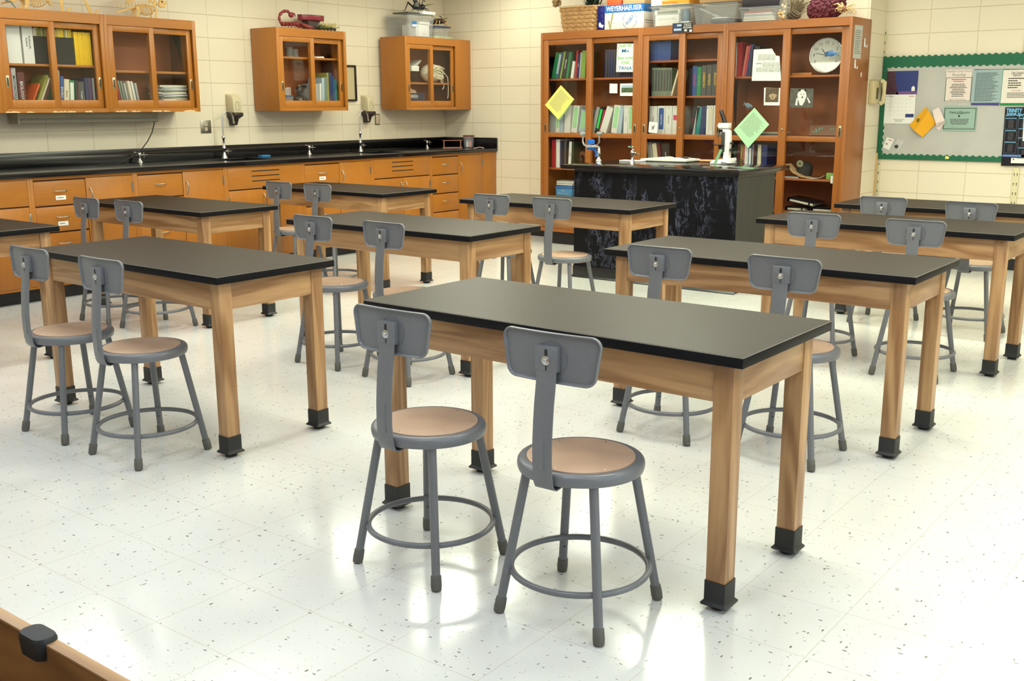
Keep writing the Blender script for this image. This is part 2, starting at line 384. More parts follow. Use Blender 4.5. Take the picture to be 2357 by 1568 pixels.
for i, (ax, a0, a1) in enumerate((('y', .15, 1.85), ('y', 2.35, 4.05), ('x', -2.9, .1))):
    f = BM(); g = BM()
    def seg(bb, u0, u1, z0, z1, t=.03):
        if ax == 'y': box(bb, XR+.05-t/2, XR+.05+t/2, u0, u1, z0, z1)
        else: box(bb, u0, u1, YF-.05-t/2, YF-.05+t/2, z0, z1)
    for (u0, u1, z0, z1) in ((a0, a1, .95, 1.0), (a0, a1, 2.3, 2.35), (a0, a0+.05, .95, 2.35), (a1-.05, a1, .95, 2.35), ((a0+a1)/2-.025, (a0+a1)/2+.025, .95, 2.35), (a0, a1, 1.4, 1.44)): seg(f, u0, u1, z0, z1, .05)
    seg(g, a0+.04, a1-.04, .99, 2.31, .005)
    wf = struct('window_%d' % (i+1), f, alu); obj('pane', g, glass(), wf)
rub = mat('black_rubber_base', (26, 26, 30), .35)
b = BM(); box(b, XRET, XR, YB2-.008, YB2, 0, .1); struct('baseboard_back', b, rub)
b = BM(); box(b, XRET, XRET+.008, YB, YB2, 0, .1); struct('baseboard_return', b, rub)
b = BM(); box(b, -7.4, -6.49, YB-.008, YB, 0, .1); struct('baseboard_left', b, rub)
# ceiling light fittings above the room, with panels for the added back row too
for i, (x, y) in enumerate(TROFFERS_AND_FILL):
    t = thing('ceiling_light', 'recessed fluorescent ceiling light panel out of sight above the classroom, back row added', 'ceiling light', (x, y, CEIL), group='ceiling lights')
    f = BM()
    for a in ((-.32, .32, -.62, -.58), (-.32, .32, .58, .62), (-.32, -.28, -.58, .58), (.28, .32, -.58, .58)): box(f, a[0], a[1], a[2], a[3], -.02, 0)
    obj('frame', f, mat('troffer_frame', (220, 220, 215), .5), t)
    d = BM(); box(d, -.28, .28, -.58, .58, -.012, -.006); obj('diffuser', d, emit('diffuser', (1.0, .96, .86), 4.0), t)

# ================================================================== student tables
TL, TW, TT, TH = 1.42, .618, .031, .762
lam = mat('black_laminate', (38, 29, 22), .42, 0, .17, .06, 300, .05)
lamedge = mat('black_edge_band', (15, 14, 18), .5, 0, .15)
def make_table():
    t = thing('lab_table', '', 'table', (0, 0, 0), 0, 'two-seat laboratory tables')
    b = BM(); box(b, -TL/2, TL/2, -TW/2, TW/2, TH-TT, TH-.0030); obj('edge_band', b, lamedge, t, bevel=.0015, label='black edge of the table top')
    b = BM(); box(b, -TL/2, TL/2, -TW/2, TW/2, TH-.0030, TH-.0004); obj('laminate_core', b, mat('laminate_core', (120, 114, 104), .45), t, bevel=.0012, label='thin pale line painted as the highlight of the top edge')  # pale rim: the highlight along the top edge is put into the colour
    b = BM(); box(b, -TL/2+.0016, TL/2-.0016, -TW/2+.0016, TW/2-.0016, TH-.0006, TH+.0002); obj('tabletop', b, lam, t)
    s = .061; ix, iy = .041, .037; x1 = TL/2-ix; y1 = TW/2-iy
    for sx in (-1, 1):
        for sy in (-1, 1):
            xa, xb = sorted((sx*x1, sx*(x1-s))); ya, yb = sorted((sy*y1, sy*(y1-s)))
            b = BM(); box(b, xa, xb, ya, yb, .02, TH-TT-.0005); l = obj('leg', b, oak('z'), t, bevel=.002)
            cx, cy = (xa+xb)/2, (ya+yb)/2; c = BM()
            def rr(w, r, z): return [(cx+p, cy+q, z) for p, q in rrect(w, w, r, 3)]
            loft(c, [rr(.045, .02, 0), rr(.05, .02, .006), rr(.052, .02, .010), rr(.082, .006, .016), rr(.084, .005, .020), rr(.070, .004, .027), rr(.0665, .003, .03), rr(.0665, .003, .089), rr(.058, .003, .089)])
            obj('rubber_boot', c, mat('black_rubber', (34, 34, 34), .55, var=.1, scale=200, bump=.1), l, smooth=35)
    ah = .115; q = .004
    for (xa, xb, ya, yb, ax) in ((-x1+s, x1-s, -y1+q, -y1+q+.022, 'x'), (-x1+s, x1-s, y1-q-.022, y1-q, 'x'), (-x1+q, -x1+q+.022, -y1+s, y1-s, 'y'), (x1-q-.022, x1-q, -y1+s, y1-s, 'y')):
        b = BM(); box(b, xa, xb, ya, yb, TH-TT-ah, TH-TT-.0005); obj('apron', b, oak(ax), t, bevel=.0015)
    return t
# near left corner of each top, its turn, and its words
TABLES = [(-2.571, 2.499, -.3, 'front table standing clear in the middle of the picture, nearest to the viewer'),
          (-2.62, 4.11, .2, 'table directly behind the nearest one, right of the centre'),
          (-2.63, 5.78, -.6, 'table at right, in front of the last one below the notice board'),
          (-2.61, 6.97, .9, 'farthest right table, close to the notice board wall'),
          (-4.80, 2.505, -.3, 'table at left standing in the front row'),
          (-4.85, 4.105, -.2, 'table in the middle of the room, second row of the middle column'),
          (-4.905, 5.755, .2, 'table standing right in front of the marbled demonstration desk'),
          (-7.02, 4.07, -.8, 'table at left beside the drawers of the wall counter'),
          (-7.08, 5.755, -.8, 'table behind at the far left, beside the vented sink cabinet'),
          (-7.04, 2.50, 0, 'table cut off by the left edge of the picture')]
tab0 = None
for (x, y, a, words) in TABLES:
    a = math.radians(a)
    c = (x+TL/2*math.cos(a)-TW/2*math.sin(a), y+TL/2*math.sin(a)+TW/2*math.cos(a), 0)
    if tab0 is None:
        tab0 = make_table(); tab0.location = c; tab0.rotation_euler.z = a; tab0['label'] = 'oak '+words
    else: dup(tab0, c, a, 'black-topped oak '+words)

# ================================================================== steel stools
steel = mat('grey_enamel', (110, 111, 115), .32, 0, .5, .04, 120, .03)
def make_stool():
    t = thing('lab_stool', '', 'stool', (0, 0, 0), 0, 'grey steel stools with backrests')
    b = BM(); lathe(b, [(.150, .4225), (.172, .4225), (.176, .424), (.178, .430), (.1795, .440), (.178, .449), (.174, .4545), (.168, .457), (.160, .4575), (.154, .4565), (.150, .4555), (.145, .4545)], n=56)
    seat = obj('seat', b, steel, t, smooth=50)
    b = BM(); lathe(b, [(.1525, .4545), (.1525, .4592), (.1515, .460), (.0, .460)], n=56, cap=False)
    pad = obj('seat_pad', b, mat('hardboard', (188, 156, 132), .38, 0, .5, .10, 9), seat, smooth=35, label='brown hardboard disc let into the seat')
    for k in range(6):
        a = PI/6+k*PI/3; b = BM(); ball(b, (.135*math.cos(a), .135*math.sin(a), .460), .0032, (1, 1, .5), 8)
        obj('rivet', b, CHROME, pad)
    for sx in (-1, 1):
        for sy in (-1, 1):
            f = Vector((sx*.165, sy*.165, .012)); p = Vector((sx*.108, sy*.108, .425))
            b = BM(); tube(b, [f, p], .0132, 14); l = obj('leg', b, steel, t, smooth=60)
            d = (p-f).normalized(); b = BM()
            tube(b, [f-d*.011, f-d*.009, f+d*.006, f+d*.034, f+d*.036], [.011, .0155, .0168, .0158, .0138], 14)
            obj('foot_cap', b, mat('grey_rubber', (92, 90, 84), .6), l, smooth=50)
            if sx < 0 and sy > 0:
                b = BM(); e = Vector((sx, sy, 0)).normalized(); q = f.lerp(p, .2)-e*.0122
                ball(b, q, .0035, (1, 1, 1), 8); obj('bolt_hole', b, BLK, l)
    b = BM(); ring(b, (0, 0, .128), .197, .0092); obj('foot_ring', b, steel, t, smooth=60)
    # the flat bar that springs from under the seat and carries the back
    path = [(-.03, .4195), (-.10, .4185), (-.150, .4125), (-.168, .4105), (-.181, .416), (-.1885, .430), (-.193, .455), (-.195, .50), (-.1945, .55), (-.191, .60), (-.186, .65), (-.180, .69), (-.176, .72), (-.1745, .755), (-.1735, .79)]
    path = [Vector((0, y, z)) for y, z in path]; sec = []
    for i, p in enumerate(path):
        d = (path[min(i+1, len(path)-1)]-path[max(i-1, 0)]).normalized(); n = Vector((0, -d.z, d.y)); w_ = .0305
        sec.append([p+Vector((sx*w_, 0, 0))+n*k*.0022 for sx, k in ((-1, -1), (1, -1), (1, 1), (-1, 1))])
    b = BM(); loft(b, sec); st = obj('back_strap', b, steel, t, bevel=.0008, smooth=40)
    b = BM(); box(b, -.007, .007, -.1985, -.1955, .47, .56)
    obj('rib', b, steel, st, bevel=.0014)
    # pressed steel back with a rolled rim
    def yc(x): return -.160+.45*x*x
    def outl(inset, n=6):
        w1, w0, z1, z0, r, rb = .1535-inset, .141-inset, .8385-inset, .7035+inset, max(.004, .028-inset), max(.004, .033-inset); o = []
        for (sx, zc, a0, ww, rr_) in ((1, z1, 0, w1, r), (-1, z1, 90, w1, r), (-1, z0, 180, w0, rb), (1, z0, 270, w0, rb)):
            for k in range(n+1):
                a = math.radians(a0+90*k/n); o.append((sx*(ww-rr_)+rr_*math.cos(a), (zc-rr_ if zc == z1 else zc+rr_)+rr_*math.sin(a)))
        return o
    def dense(pts, k=3):
        out = []
        for i, p in enumerate(pts):
            q = pts[(i+1) % len(pts)]; m_ = k*3 if math.hypot(q[0]-p[0], q[1]-p[1]) > .06 else 1
            for j in range(m_): out.append((p[0]+(q[0]-p[0])*j/m_, p[1]+(q[1]-p[1])*j/m_))
        return out
    def shrink(o, k): return [(x*k, .771+(z-.771)*k) for x, z in o]
    base = dense(outl(.008)); rings = []
    for k in (.02, .35, .7, 1.0): rings.append([(x, yc(x), z) for x, z in shrink(base, k)])
    for ins, dy in ((.0055, -.0045), (.0035, -.0075), (.0012, -.0080), (0, -.0055), (0, .001), (.002, .004), (.006, .0055)): rings.append([(x, yc(x)+dy, z) for x, z in dense(outl(ins))])
    for k in (1.0, .6, .02): rings.append([(x, yc(x)+.006, z) for x, z in shrink(base, k)])
    b = BM(); loft(b, rings); back = obj('backrest', b, steel, t, smooth=55)
    b = BM(); r_ = ring(b, (0, 0, 0), .046, .0009, 36, 6); xf(b, r_, Matrix.Translation((.008, -.1597, .770)) @ Matrix.Rotation(PI/2, 4, 'X')); obj('embossed_ring', b, steel, back, smooth=60)
    b = BM(); box(b, -.0345, .0345, -.1785, -.1595, .737, .803); br = obj('bracket', b, steel, back, bevel=.0022)
    b = BM(); prism(b, rrect(.0095, .024, .0045, 4, 0, .7845), -.1790, -.1784); prism(b, rrect(.004, .018, .0019, 4, 0, .7475), -.1790, -.1784); obj('slot', b, BLK, br)
    b = BM(); bolt = bmesh.ops
    q = [(.0125*math.cos(2*PI*k/24), .766+.0125*math.sin(2*PI*k/24)) for k in range(24)]; prism(b, q, -.1805, -.1783)
    q = [(.0078*math.cos(2*PI*k/6), .766+.0078*math.sin(2*PI*k/6)) for k in range(6)]; prism(b, q, -.1855, -.180); ball(b, (0, -.1855, .766), .0055, (1, .5, 1), 10)
    obj('bolt', b, CHROME, br, bevel=.0006)
    return t
STOOLS = [(-2.107, 2.311, .2, 'left of the two stools pushed to the nearest table'), (-1.549, 2.326, 1.9, 'nearest stool of all, right of the two at the nearest table'),
          (-4.294, 2.387, -.1, 'leftmost stool in the picture, with a purplish back, at the left table'), (-3.758, 2.39, .1, 'right stool of the pair at the left front table'),
          (-2.167, 3.976, .3, 'left stool of the pair between the nearest table and the one behind it'), (-1.618, 3.989, -.9, 'right stool of the pair between the nearest table and the one behind it'),
          (-4.307, 3.982, -.2, 'left stool of the pair in front of the middle table'), (-3.765, 3.978, -2.4, 'right stool of the pair in front of the middle table'),
          (-2.177, 5.677, -.2, 'left stool of the third pair at right, below the notice board'), (-1.623, 5.645, -.5, 'right stool of the third pair at right, below the notice board'),
          (-2.214, 6.93, -1.6, 'left stool at the farthest right table'), (-1.66, 6.861, -2.6, 'right stool at the farthest right table'),
          (-4.389, 5.63, .2, 'left stool at the table before the marbled desk'), (-3.895, 5.63, .8, 'stool right in front of the left end of the marbled desk'),
          (-6.394, 3.90, -1.0, 'left stool at the table beside the counter drawers'), (-5.954, 3.925, .1, 'right stool at the table beside the counter drawers'),
          (-6.502, 5.60, -.4, 'left stool at the farthest left table'), (-6.07, 5.61, .3, 'right stool at the farthest left table')]
st0 = None
for (x, y, a, words) in STOOLS:
    a = math.radians(a)
    if st0 is None: st0 = make_stool(); st0.location = (x, y, 0); st0.rotation_euler.z = a; st0['label'] = 'grey steel '+words
    else: dup(st0, (x, y, 0), a, 'grey steel '+words)

# ================================================================== cabinets: built in a local frame, x along the wall, y into it
def place(wall, s, front, z=0):
    """location and turn of something on the left wall (L) or the back wall (B)"""
    return ((front, s, z), PI/2) if wall == 'L' else ((s, front, z), 0)
def S(px, py, wall, depth, front):
    p = on(px, py, X=front-depth) if wall == 'L' else on(px, py, Y=front+depth)
    return (p.y if wall == 'L' else p.x), p.z
XCAB, YBK = -7.83, 8.91
brass = mat('pull_metal', (176, 172, 150), .35, 1)
def glass_cabinet(name, label, cat, wall, front, s0, s1, z0, z1, depth, rt, rb, stile, ds, dt, db, shelves, pull_z, mids=(), filler=0, group=None, locks=False, toe=0):
    loc, rz = place(wall, s0, front); t = thing(name, label, cat, loc, rz, group)
    W = s1-s0; th = .019; FW_ = cherry if wall == 'B' else orange
    b = BM()
    box(b, 0, th, .0201, depth, z0+toe, z1); box(b, W-th, W, .0201, depth, z0+toe, z1)
    box(b, th, W-th, .0201, depth, z1-th, z1); box(b, th, W-th, .02, depth, z0+toe, z0+toe+th)
    obj('case', b, FW_('z'), t, bevel=.001)
    FW_ = cherry if wall == 'B' else orange
    for q in ((0, stile), (W-stile-filler, W)): b = BM(); box(b, q[0], q[1], 0, .02, z0+toe, z1); obj('stile', b, FW_('z'), t, bevel=.001)
    b = BM(); box(b, stile, W-stile-filler, 0, .004, z1-rt, z1); box(b, stile, W-stile-filler, .004, .02, z1-rt*.6, z1); obj('rail', b, FW_('x'), t)
    b = BM(); box(b, stile, W-stile-filler, .0, .0035, z0+toe, z0+toe+rb); obj('rail', b, FW_('x'), t)
    b = BM(); box(b, th, W-th, depth-.008, depth-.002, z0+toe+th, z1-th); obj('back_panel', b, darkorange('z'), t)
    if toe:
        b = BM(); box(b, .01, W-.01, .05, depth, z0, z0+toe); obj('toe_kick', b, rub, t)
    for z in shelves:
        xa, xb, zz = (th, W-th, z) if not isinstance(z, tuple) else z
        b = BM(); box(b, xa, xb, .06, depth-.01, zz-.018, zz); obj('shelf', b, orange('x') if wall == 'L' else darkorange('x'), t, bevel=.001)
    mid = (stile+W-stile-filler)/2; zb, zt = z0+toe+rb+.001, z1-rt-.002
    for k, (xa, xb, da) in enumerate(((stile+.001, mid+ds/2, .005), (mid-ds/2, W-stile-filler-.001, .026))):
        b = BM(); e = da+.018; dtt = dt if k == 0 else dt*1.0
        box(b, xa, xa+ds, da, e, zb, zt+(.0 if k == 0 else .01)); box(b, xb-ds, xb, da, e, zb, zt+(.0 if k == 0 else .01))
        box(b, xa+ds, xb-ds, da+.0005, e, zt-dtt, zt); box(b, xa+ds, xb-ds, da+.0005, e, zb, zb+db)
        for m_ in mids: box(b, xa+ds, xb-ds, da+.0005, e, m_-.023, m_+.023)
        d = obj('sliding_door', b, FW_('z'), t, bevel=.0012)
        zs = [zb+db]+[q for m_ in mids for q in (m_-.023, m_+.023)]+[zt-dtt]
        for q in range(0, len(zs), 2):
            g = BM(); box(g, xa+ds-.003, xb-ds+.003, da+.008, da+.011, zs[q], zs[q+1]); obj('glass_pane', g, glass(), d)
        px_ = xa+ds*.5 if k == 0 else xb-ds*.5
        g = BM(); box(g, px_-.011, px_+.011, da-.0015, da+.001, pull_z-.045, pull_z+.045); pl = obj('finger_pull', g, brass, d, bevel=.0006)
        g = BM(); prism(g, rrect(.013, .062, .006, 5, px_, pull_z), da-.0019, da-.0014); obj('finger_cup', g, mat('pull_cup', (78, 76, 60), .3, .7), pl)
        if locks and k == 0:
            g = BM(); cx_ = xb-ds*.5; q = [(cx_+.011*math.cos(2*PI*i/20), pull_z+.01+.011*math.sin(2*PI*i/20)) for i in range(20)]
            prism(g, q, da-.004, da+.001); obj('lock', g, brass, d, bevel=.001)
    return t
CABW = dict(wall='L', front=XCAB, z0=1.373, z1=2.13, depth=.36, rt=.076, rb=.032)
C1 = dict(CABW, stile=.031, ds=.046, dt=.045, db=.062)
glass_cabinet('wall_cabinet', 'orange birch wall cabinet with binders and yellow magazines behind glass, at far left', 'cabinet', s0=4.0, s1=4.872, shelves=[1.737], pull_z=1.60, **C1)
glass_cabinet('wall_cabinet', 'orange birch wall cabinet holding leaning magazines and a paper pile behind glass', 'cabinet', s0=4.873, s1=5.737, shelves=[1.705], pull_z=1.60, **C1)
glass_cabinet('wall_cabinet', 'orange birch wall cabinet cut off at the left edge of the picture', 'cabinet', s0=3.13, s1=3.999, shelves=[1.737], pull_z=1.60, **C1)
glass_cabinet('wall_cabinet', 'small orange birch wall cabinet topped by a red scorpion model', 'cabinet', s0=6.62, s1=7.497, shelves=[1.873], pull_z=1.60, **C1)
C3 = dict(C1, front=-7.80)
glass_cabinet('wall_cabinet', 'orange birch wall cabinet in the room corner with a clear tote on top', 'cabinet', s0=8.31, s1=9.378, shelves=[1.662], pull_z=1.60, filler=.225, **C3)
# worn edges of the first cabinets are stains of bare wood along the bottom rail
BOOK = dict(wall='B', front=YBK, z0=0, z1=2.13, depth=.462, rt=.07, rb=.03, toe=.13, mids=(1.122,), pull_z=1.19, locks=True)
glass_cabinet('bookcase', 'tall glazed birch bookcase at left of the row, yellow sheet taped to its glass', 'bookcase', s0=-6.48, s1=-5.314, shelves=[1.68, 1.14, .785, .49], stile=.024, ds=.064, dt=.05, db=.06, **BOOK)
glass_cabinet('bookcase', 'narrow glazed birch bookcase in the middle of the row, full of black and white binders', 'bookcase', s0=-5.313, s1=-4.428, shelves=[1.826, 1.498, 1.14, .785, .49], stile=.024, ds=.064, dt=.05, db=.06, **BOOK)
glass_cabinet('bookcase', 'glazed birch bookcase at right of the row, round clock inside it', 'bookcase', s0=-4.427, s1=-3.278, shelves=[1.664, 1.14, .775, .485], stile=.026, ds=.066, dt=.05, db=.06, **BOOK)

# ---- base cabinets along the left wall
XB = -7.44
def bow(parent, x, z, vert, L_=.1, y=0):
    b = BM(); pts = []
    for i in range(11):
        u = -1+2*i/10; o_ = -.026*(1-abs(u)**3.2)-.002
        pts.append((x, y+o_, z+u*L_/2) if vert else (x+u*L_/2, y+o_, z))
    tube(b, pts, [.0055]+[.004]*9+[.0055], 8); return obj('handle', b, STEEL, parent, smooth=60)
def front(parent, name, x0, x1, z0, z1, axis='x'):
    b = BM(); box(b, x0+.0015, x1-.0015, 0, .016, z0+.0015, z1-.0015); return obj(name, b, orange(axis), parent, bevel=.0012)
def base_case(label, s0, s1, name='base_cabinet', sink=False):
    (loc, rz) = place('L', s0, XB); t = thing(name, label, 'cabinet', loc, rz); W = s1-s0
    b = BM(); box(b, 0, W, .017, .74, .1, .745 if sink else .9145)
    if sink: box(b, 0, W, .017, .03, .745, .9145); box(b, 0, .02, .03, .74, .745, .9145); box(b, W-.02, W, .03, .74, .745, .9145)
    obj('case', b, mat('cabinet_gap', (84, 46, 22), .6), t)
    b = BM(); box(b, .0, W, .06, .74, 0, .0995); obj('toe_kick', b, rub, t)
    return t, W
def stile_(t, x0, x1):
    b = BM(); box(b, x0, x1, 0, .0165, .1, .9145); obj('stile', b, orange('z'), t, bevel=.0008)
def toprail(t, x0, x1):
    for z_ in ((.893, .9145), (.1, .118)): b = BM(); box(b, x0, x1, .003, .0165, z_[0], z_[1]); obj('rail', b, orange('x'), t)
def drawer_unit(label, s0, s1, sd, two_big=False, cards=()):
    t, W = base_case(label, s0, s1); stile_(t, 0, .022); stile_(t, W-.022, W); toprail(t, .022, W-.022)
    xm = sd-s0; zs = [.118, .312, .507, .703, .891]
    for i in range(4):
        d = front(t, 'drawer', .022, xm, zs[i], zs[i+1]-.008); zc = (zs[i]+zs[i+1])/2+.01; bow(d, (.022+xm)/2, zc, False)
        if i in cards:
            c = BM(); box(c, (.022+xm)/2-.04, (.022+xm)/2+.04, -.001, .0, zc-.066, zc-.034); cc = obj('label_card', c, WHITE, d)
            c = BM(); lines_bm(c, (.022+xm)/2-.028, (.022+xm)/2+.025, zc-.056, zc-.044, 1, -.0014, seed=i); obj('handwriting', c, BLK, cc)
    d = front(t, 'door', xm+.003, W-.022, .118, .891, 'z'); bow(d, xm+.035, .76, True, .11)
    for zz in (.80, .2):
        h = BM(); box(h, W-.033, W-.017, -.003, .001, zz-.035, zz+.035); tube(h, [(W-.023, -.004, zz-.035), (W-.023, -.004, zz+.035)], .004, 8); obj('hinge', h, STEEL, d, smooth=50)
    return t
def sink_unit(label, s0, s1, louv=True):
    t, W = base_case(label, s0, s1, sink=True); stile_(t, 0, .022); stile_(t, W-.022, W); toprail(t, .022, W-.022)
    d = front(t, 'panel', .022, W-.022, .711, .9)
    if louv:
        for k in range(3):
            b = BM(); z = .862-.043*k; box(b, W/2-.155, W/2+.155, -.0006, .003, z-.0045, z+.0045); obj('vent_slot', b, BLK, d)
    for k in (0, 1):
        x0, x1 = ((.022, W/2-.0015), (W/2+.0015, W-.022))[k]
        d = front(t, 'door', x0, x1, .118, .704, 'z'); bow(d, W/2-.035 if k == 0 else W/2+.035, .61, True, .1)
        for zz in (.62, .2):
            h = BM(); xh = .020 if k == 0 else W-.020; box(h, xh-.008, xh+.008, -.003, .001, zz-.035, zz+.035); obj('hinge', h, STEEL, d, bevel=.001)
    return t
sink_unit('plain birch sink base cabinet without vents, at the left edge of the picture', 3.05, 3.935, False)
drawer_unit('birch base cabinet whose top two drawers carry white name cards', 3.935, 4.792, 4.365, cards=(2, 3))
drawer_unit('birch base cabinet with four plain drawers, left of the big sink', 4.792, 5.661, 5.228)
sink_unit('birch sink base cabinet with three dark vent slots, below the left gooseneck tap', 5.661, 6.525)
drawer_unit('birch base cabinet with one small card on its top drawer', 6.525, 7.42, 6.975, cards=(3,))
sink_unit('birch sink base cabinet with vent slots, below the right gooseneck tap', 7.42, 8.278)
t = drawer_unit('birch base cabinet at the corner end of the counter', 8.278, 9.16, 8.717)
t, W = base_case('narrow birch filler cabinet where the counter meets the back wall', 9.16, 9.376, 'filler_cabinet'); stile_(t, 0, W)
base_case('low birch cabinet carcass out of the picture at left', 2.2, 3.05)

# ---- worktop with the splash back and two sinks
CT = .948; xf0, xw = -7.415, XW+.003
SINKS = [(5.86, 6.34), (7.62, 8.10)]
ct = mat('black_epoxy_top', (17, 17, 21), .22, 0, .5, .1, 500)
t = thing('countertop', 'black resin worktop running along the left wall with a raised splash back', 'countertop', (XW, 5.8, .915))
def rel(bm): bmesh.ops.translate(bm, verts=bm.verts, vec=(-XW, -5.8, -.915)); return bm
b = BM(); zt0 = .915; sx0, sx1 = -8.02, -7.60
ys = [2.2, SINKS[0][0], SINKS[0][1], SINKS[1][0], SINKS[1][1], 9.376]
for i in range(0, 6, 2): box(b, xw, xf0, ys[i], ys[i+1], zt0, CT)
for (a, c) in SINKS: box(b, xw, sx0, a, c, zt0, CT); box(b, sx1, xf0, a, c, zt0, CT)
obj('slab', rel(b), ct, t, bevel=.002)
b = BM(); box(b, xw, xw+.02, 2.2, 9.376, CT, 1.063); box(b, xw+.02, xf0, 9.356, 9.376, CT, 1.063); obj('splashback', rel(b), ct, t, bevel=.0015)
for (a, c) in SINKS:
    b = BM()
    for q in ((sx0, sx1, a, a+.012), (sx0, sx1, c-.012, c), (sx0, sx0+.012, a+.012, c-.012), (sx1-.012, sx1, a+.012, c-.012)): box(b, q[0], q[1], q[2], q[3], .76, CT-.004)
    box(b, sx0, sx1, a, c, .75, .76); obj('sink', rel(b), ct, t)
def turret(bm, c, h=.075):
    lathe(bm, [(.026, 0), (.024, .006), (.013, .02), (.011, h*.6), (.017, h*.72), (.017, h), (.011, h+.012), (.0, h+.016)], c, 16, False)
def tap_handles(root, side, n=1):
    for k in range(n):
        b = BM(); s = 1 if k == 0 else -1
        tube(b, [(0, 0, .062), (s*.04, 0, .062), (s*.042, 0, .062)], [.008, .008, .012], 10); tube(b, [(s*.045, 0, .042), (s*.045, 0, .085)], .0045, 8)
        tube(b, [(s*.043, -.02, .062), (s*.043, .02, .062)], .004, 8); tube(b, [(s*.04, 0, .064), (s*.085, 0, .062)], .0032, 8)
        obj('tap_handle', b, CHROME, root, smooth=60)
def gooseneck(label, y):
    t = thing('gooseneck_tap', label, 'tap', (-8.09, y, CT+.0005), PI/2)
    b = BM(); lathe(b, [(.03, 0), (.028, .008), (.014, .045), (.012, .07), (.018, .08), (.018, .1), (.011, .115), (.009, .17), (.016, .178), (.016, .195), (.009, .205)], n=16); obj('body', b, CHROME, t, smooth=50)
    pts = [(0, 0, .20), (0, 0, .33)]
    for k in range(1, 13): a = PI-PI*k/12*1.0; pts.append((.062+.062*math.cos(a), 0, .36+.062*math.sin(a)))
    pts += [(.128, 0, .33), (.130, 0, .315)]
    b = BM(); tube(b, pts, .0075, 12); tube(b, [(.129, 0, .33), (.131, 0, .312)], .0095, 12); obj('spout', b, CHROME, t, smooth=60)
    tap_handles(t, 1)
gy = lambda px, py: on(px, py, X=-8.09).y
gooseneck('chrome gooseneck tap under the left soap dispenser', gy(517, 362))
gooseneck('chrome gooseneck tap under the right soap dispenser', gy(830, 346))
for (px, py, lab) in ((322, 373, 'chrome twin gas valve with the black cord draped over it'), (712, 352, 'chrome gas valve below the small middle wall cabinet'), (983, 337, 'chrome gas valve near the wooden rack at the corner')):
    t = thing('gas_valve', lab, 'gas valve', (-8.09, gy(px, py), CT+.0005), PI/2)
    b = BM(); turret(b, (0, 0, 0)); obj('body', b, CHROME, t, smooth=50)
    b = BM(); tube(b, [(0, 0, .07), (-.03, 0, .085), (-.055, 0, .088)], [.008, .006, .004], 10); obj('hose_nozzle', b, CHROME, t, smooth=60); tap_handles(t, 1)

# ================================================================== books, binders and papers
def view(ox, oy, s): return lambda x, y: (ox+x/s, oy+y/s)
V1, V2, V3, V4, V5 = view(0, 0, 5.015), view(440, 0, 4.9), view(840, 0, 4.126), view(1240, 0, 4.9), view(1640, 0, 4.9)
V7, V8, V9, V10 = view(1230, 240, 4.135), view(1660, 300, 6.03), view(1480, 0, 8.71), view(1660, 0, 5.89)
COL = dict(white=(222, 222, 216), cream=(216, 206, 178), black=(34, 34, 38), red=(168, 34, 44), maroon=(92, 34, 40), gray=(168, 170, 168), darkgray=(74, 76, 76), green=(28, 126, 74), teal=(36, 124, 122),
           limegreen=(130, 170, 80), darkgreen=(38, 62, 44), navy=(36, 48, 96), blue=(46, 84, 150), paleblue=(170, 190, 204), yellow=(240, 200, 20), olive=(150, 148, 70), salmon=(196, 92, 74), pink=(214, 70, 110), brown=(96, 62, 44), purple=(74, 54, 92), graygreen=(120, 134, 116), lightgreen=(160, 214, 160), orangec=(214, 92, 40), greenneon=(40, 220, 90))
def cm(k, rough=.45): return mat('cover_'+k, COL[k], rough)
paperm = mat('page_block', (214, 206, 186), .8, var=.08, scale=60, stretch=(1, 1, 30))
def book(kind, wall, front_, d, V, x0, x1, yb, yt, tilt, zb, col, label, txt=None, tcol='white', group=None, h=None, label_patch=None, deep=.2, tsize=None):
    fr = front_-d if wall == 'L' else front_+d
    s0 = S(*V(x0, yb), wall, 0, fr)[0]; s1 = S(*V(x1, yb), wall, 0, fr)[0]
    t = math.radians(tilt); th = max(.004, (s1-s0)*math.cos(t)-.0008)
    if h is None:
        ztop = S(*V((x0+x1)/2, yt), wall, 0, fr)[1]; h = max(.05, (ztop-zb-th*abs(math.sin(t)))/math.cos(t))
    a0, a1 = (0, th) if t <= 0 else (-th, 0)
    (loc, rz) = place(wall, s0 if t <= 0 else s1, fr, zb+.0006)
    cat = 'binder' if kind == 'binder' else 'magazine' if kind == 'magazine' else 'book'
    name = {'binder': 'ring_binder'}.get(kind, kind)
    g = group
    if kind == 'magazine':
        b = BM(); box(b, a0, a1, 0, deep, 0, h)
        return solo(name, b, cm(col), label, cat, loc, group=g, rot=(0, t, rz), bevel=min(.001, th*.2))
    o = thing(name, label, cat, loc, 0, g, rot=(0, t, rz)); c = min(.0028, th*.18)
    b = BM(); box(b, a0, a1, 0, c, 0, h); box(b, a0, a0+c, c, deep, 0, h); box(b, a1-c, a1, c, deep, 0, h)
    obj('cover', b, cm(col), o)
    b = BM(); box(b, a0+c, a1-c, c, deep-.006, .004, h-.006 if kind == 'book' else h*.93); obj('pages', b, paperm, o)
    mid = (a0+a1)/2
    if label_patch:
        b = BM(); z0, z1 = (.18*h, .92*h) if label_patch != 'pink' else (.5*h, .68*h)
        box(b, a0+th*.16, a1-th*.16, -.0008, 0, z0, z1); obj('spine_label', b, cm(label_patch, .5), o)
    if kind == 'binder':
        b = BM(); ball(b, (mid, -.0006, h*.93), .004, (1, .3, 1), 10); obj('finger_hole', b, BLK, o)
    if txt:
        text(o, txt, tsize or min(th*.62, .026), mat('foil_'+tcol, COL.get(tcol, (220, 200, 60)), .5), mid, -.0012, h*.52, rot=-PI/2, width=None, bold=.012)
    return o
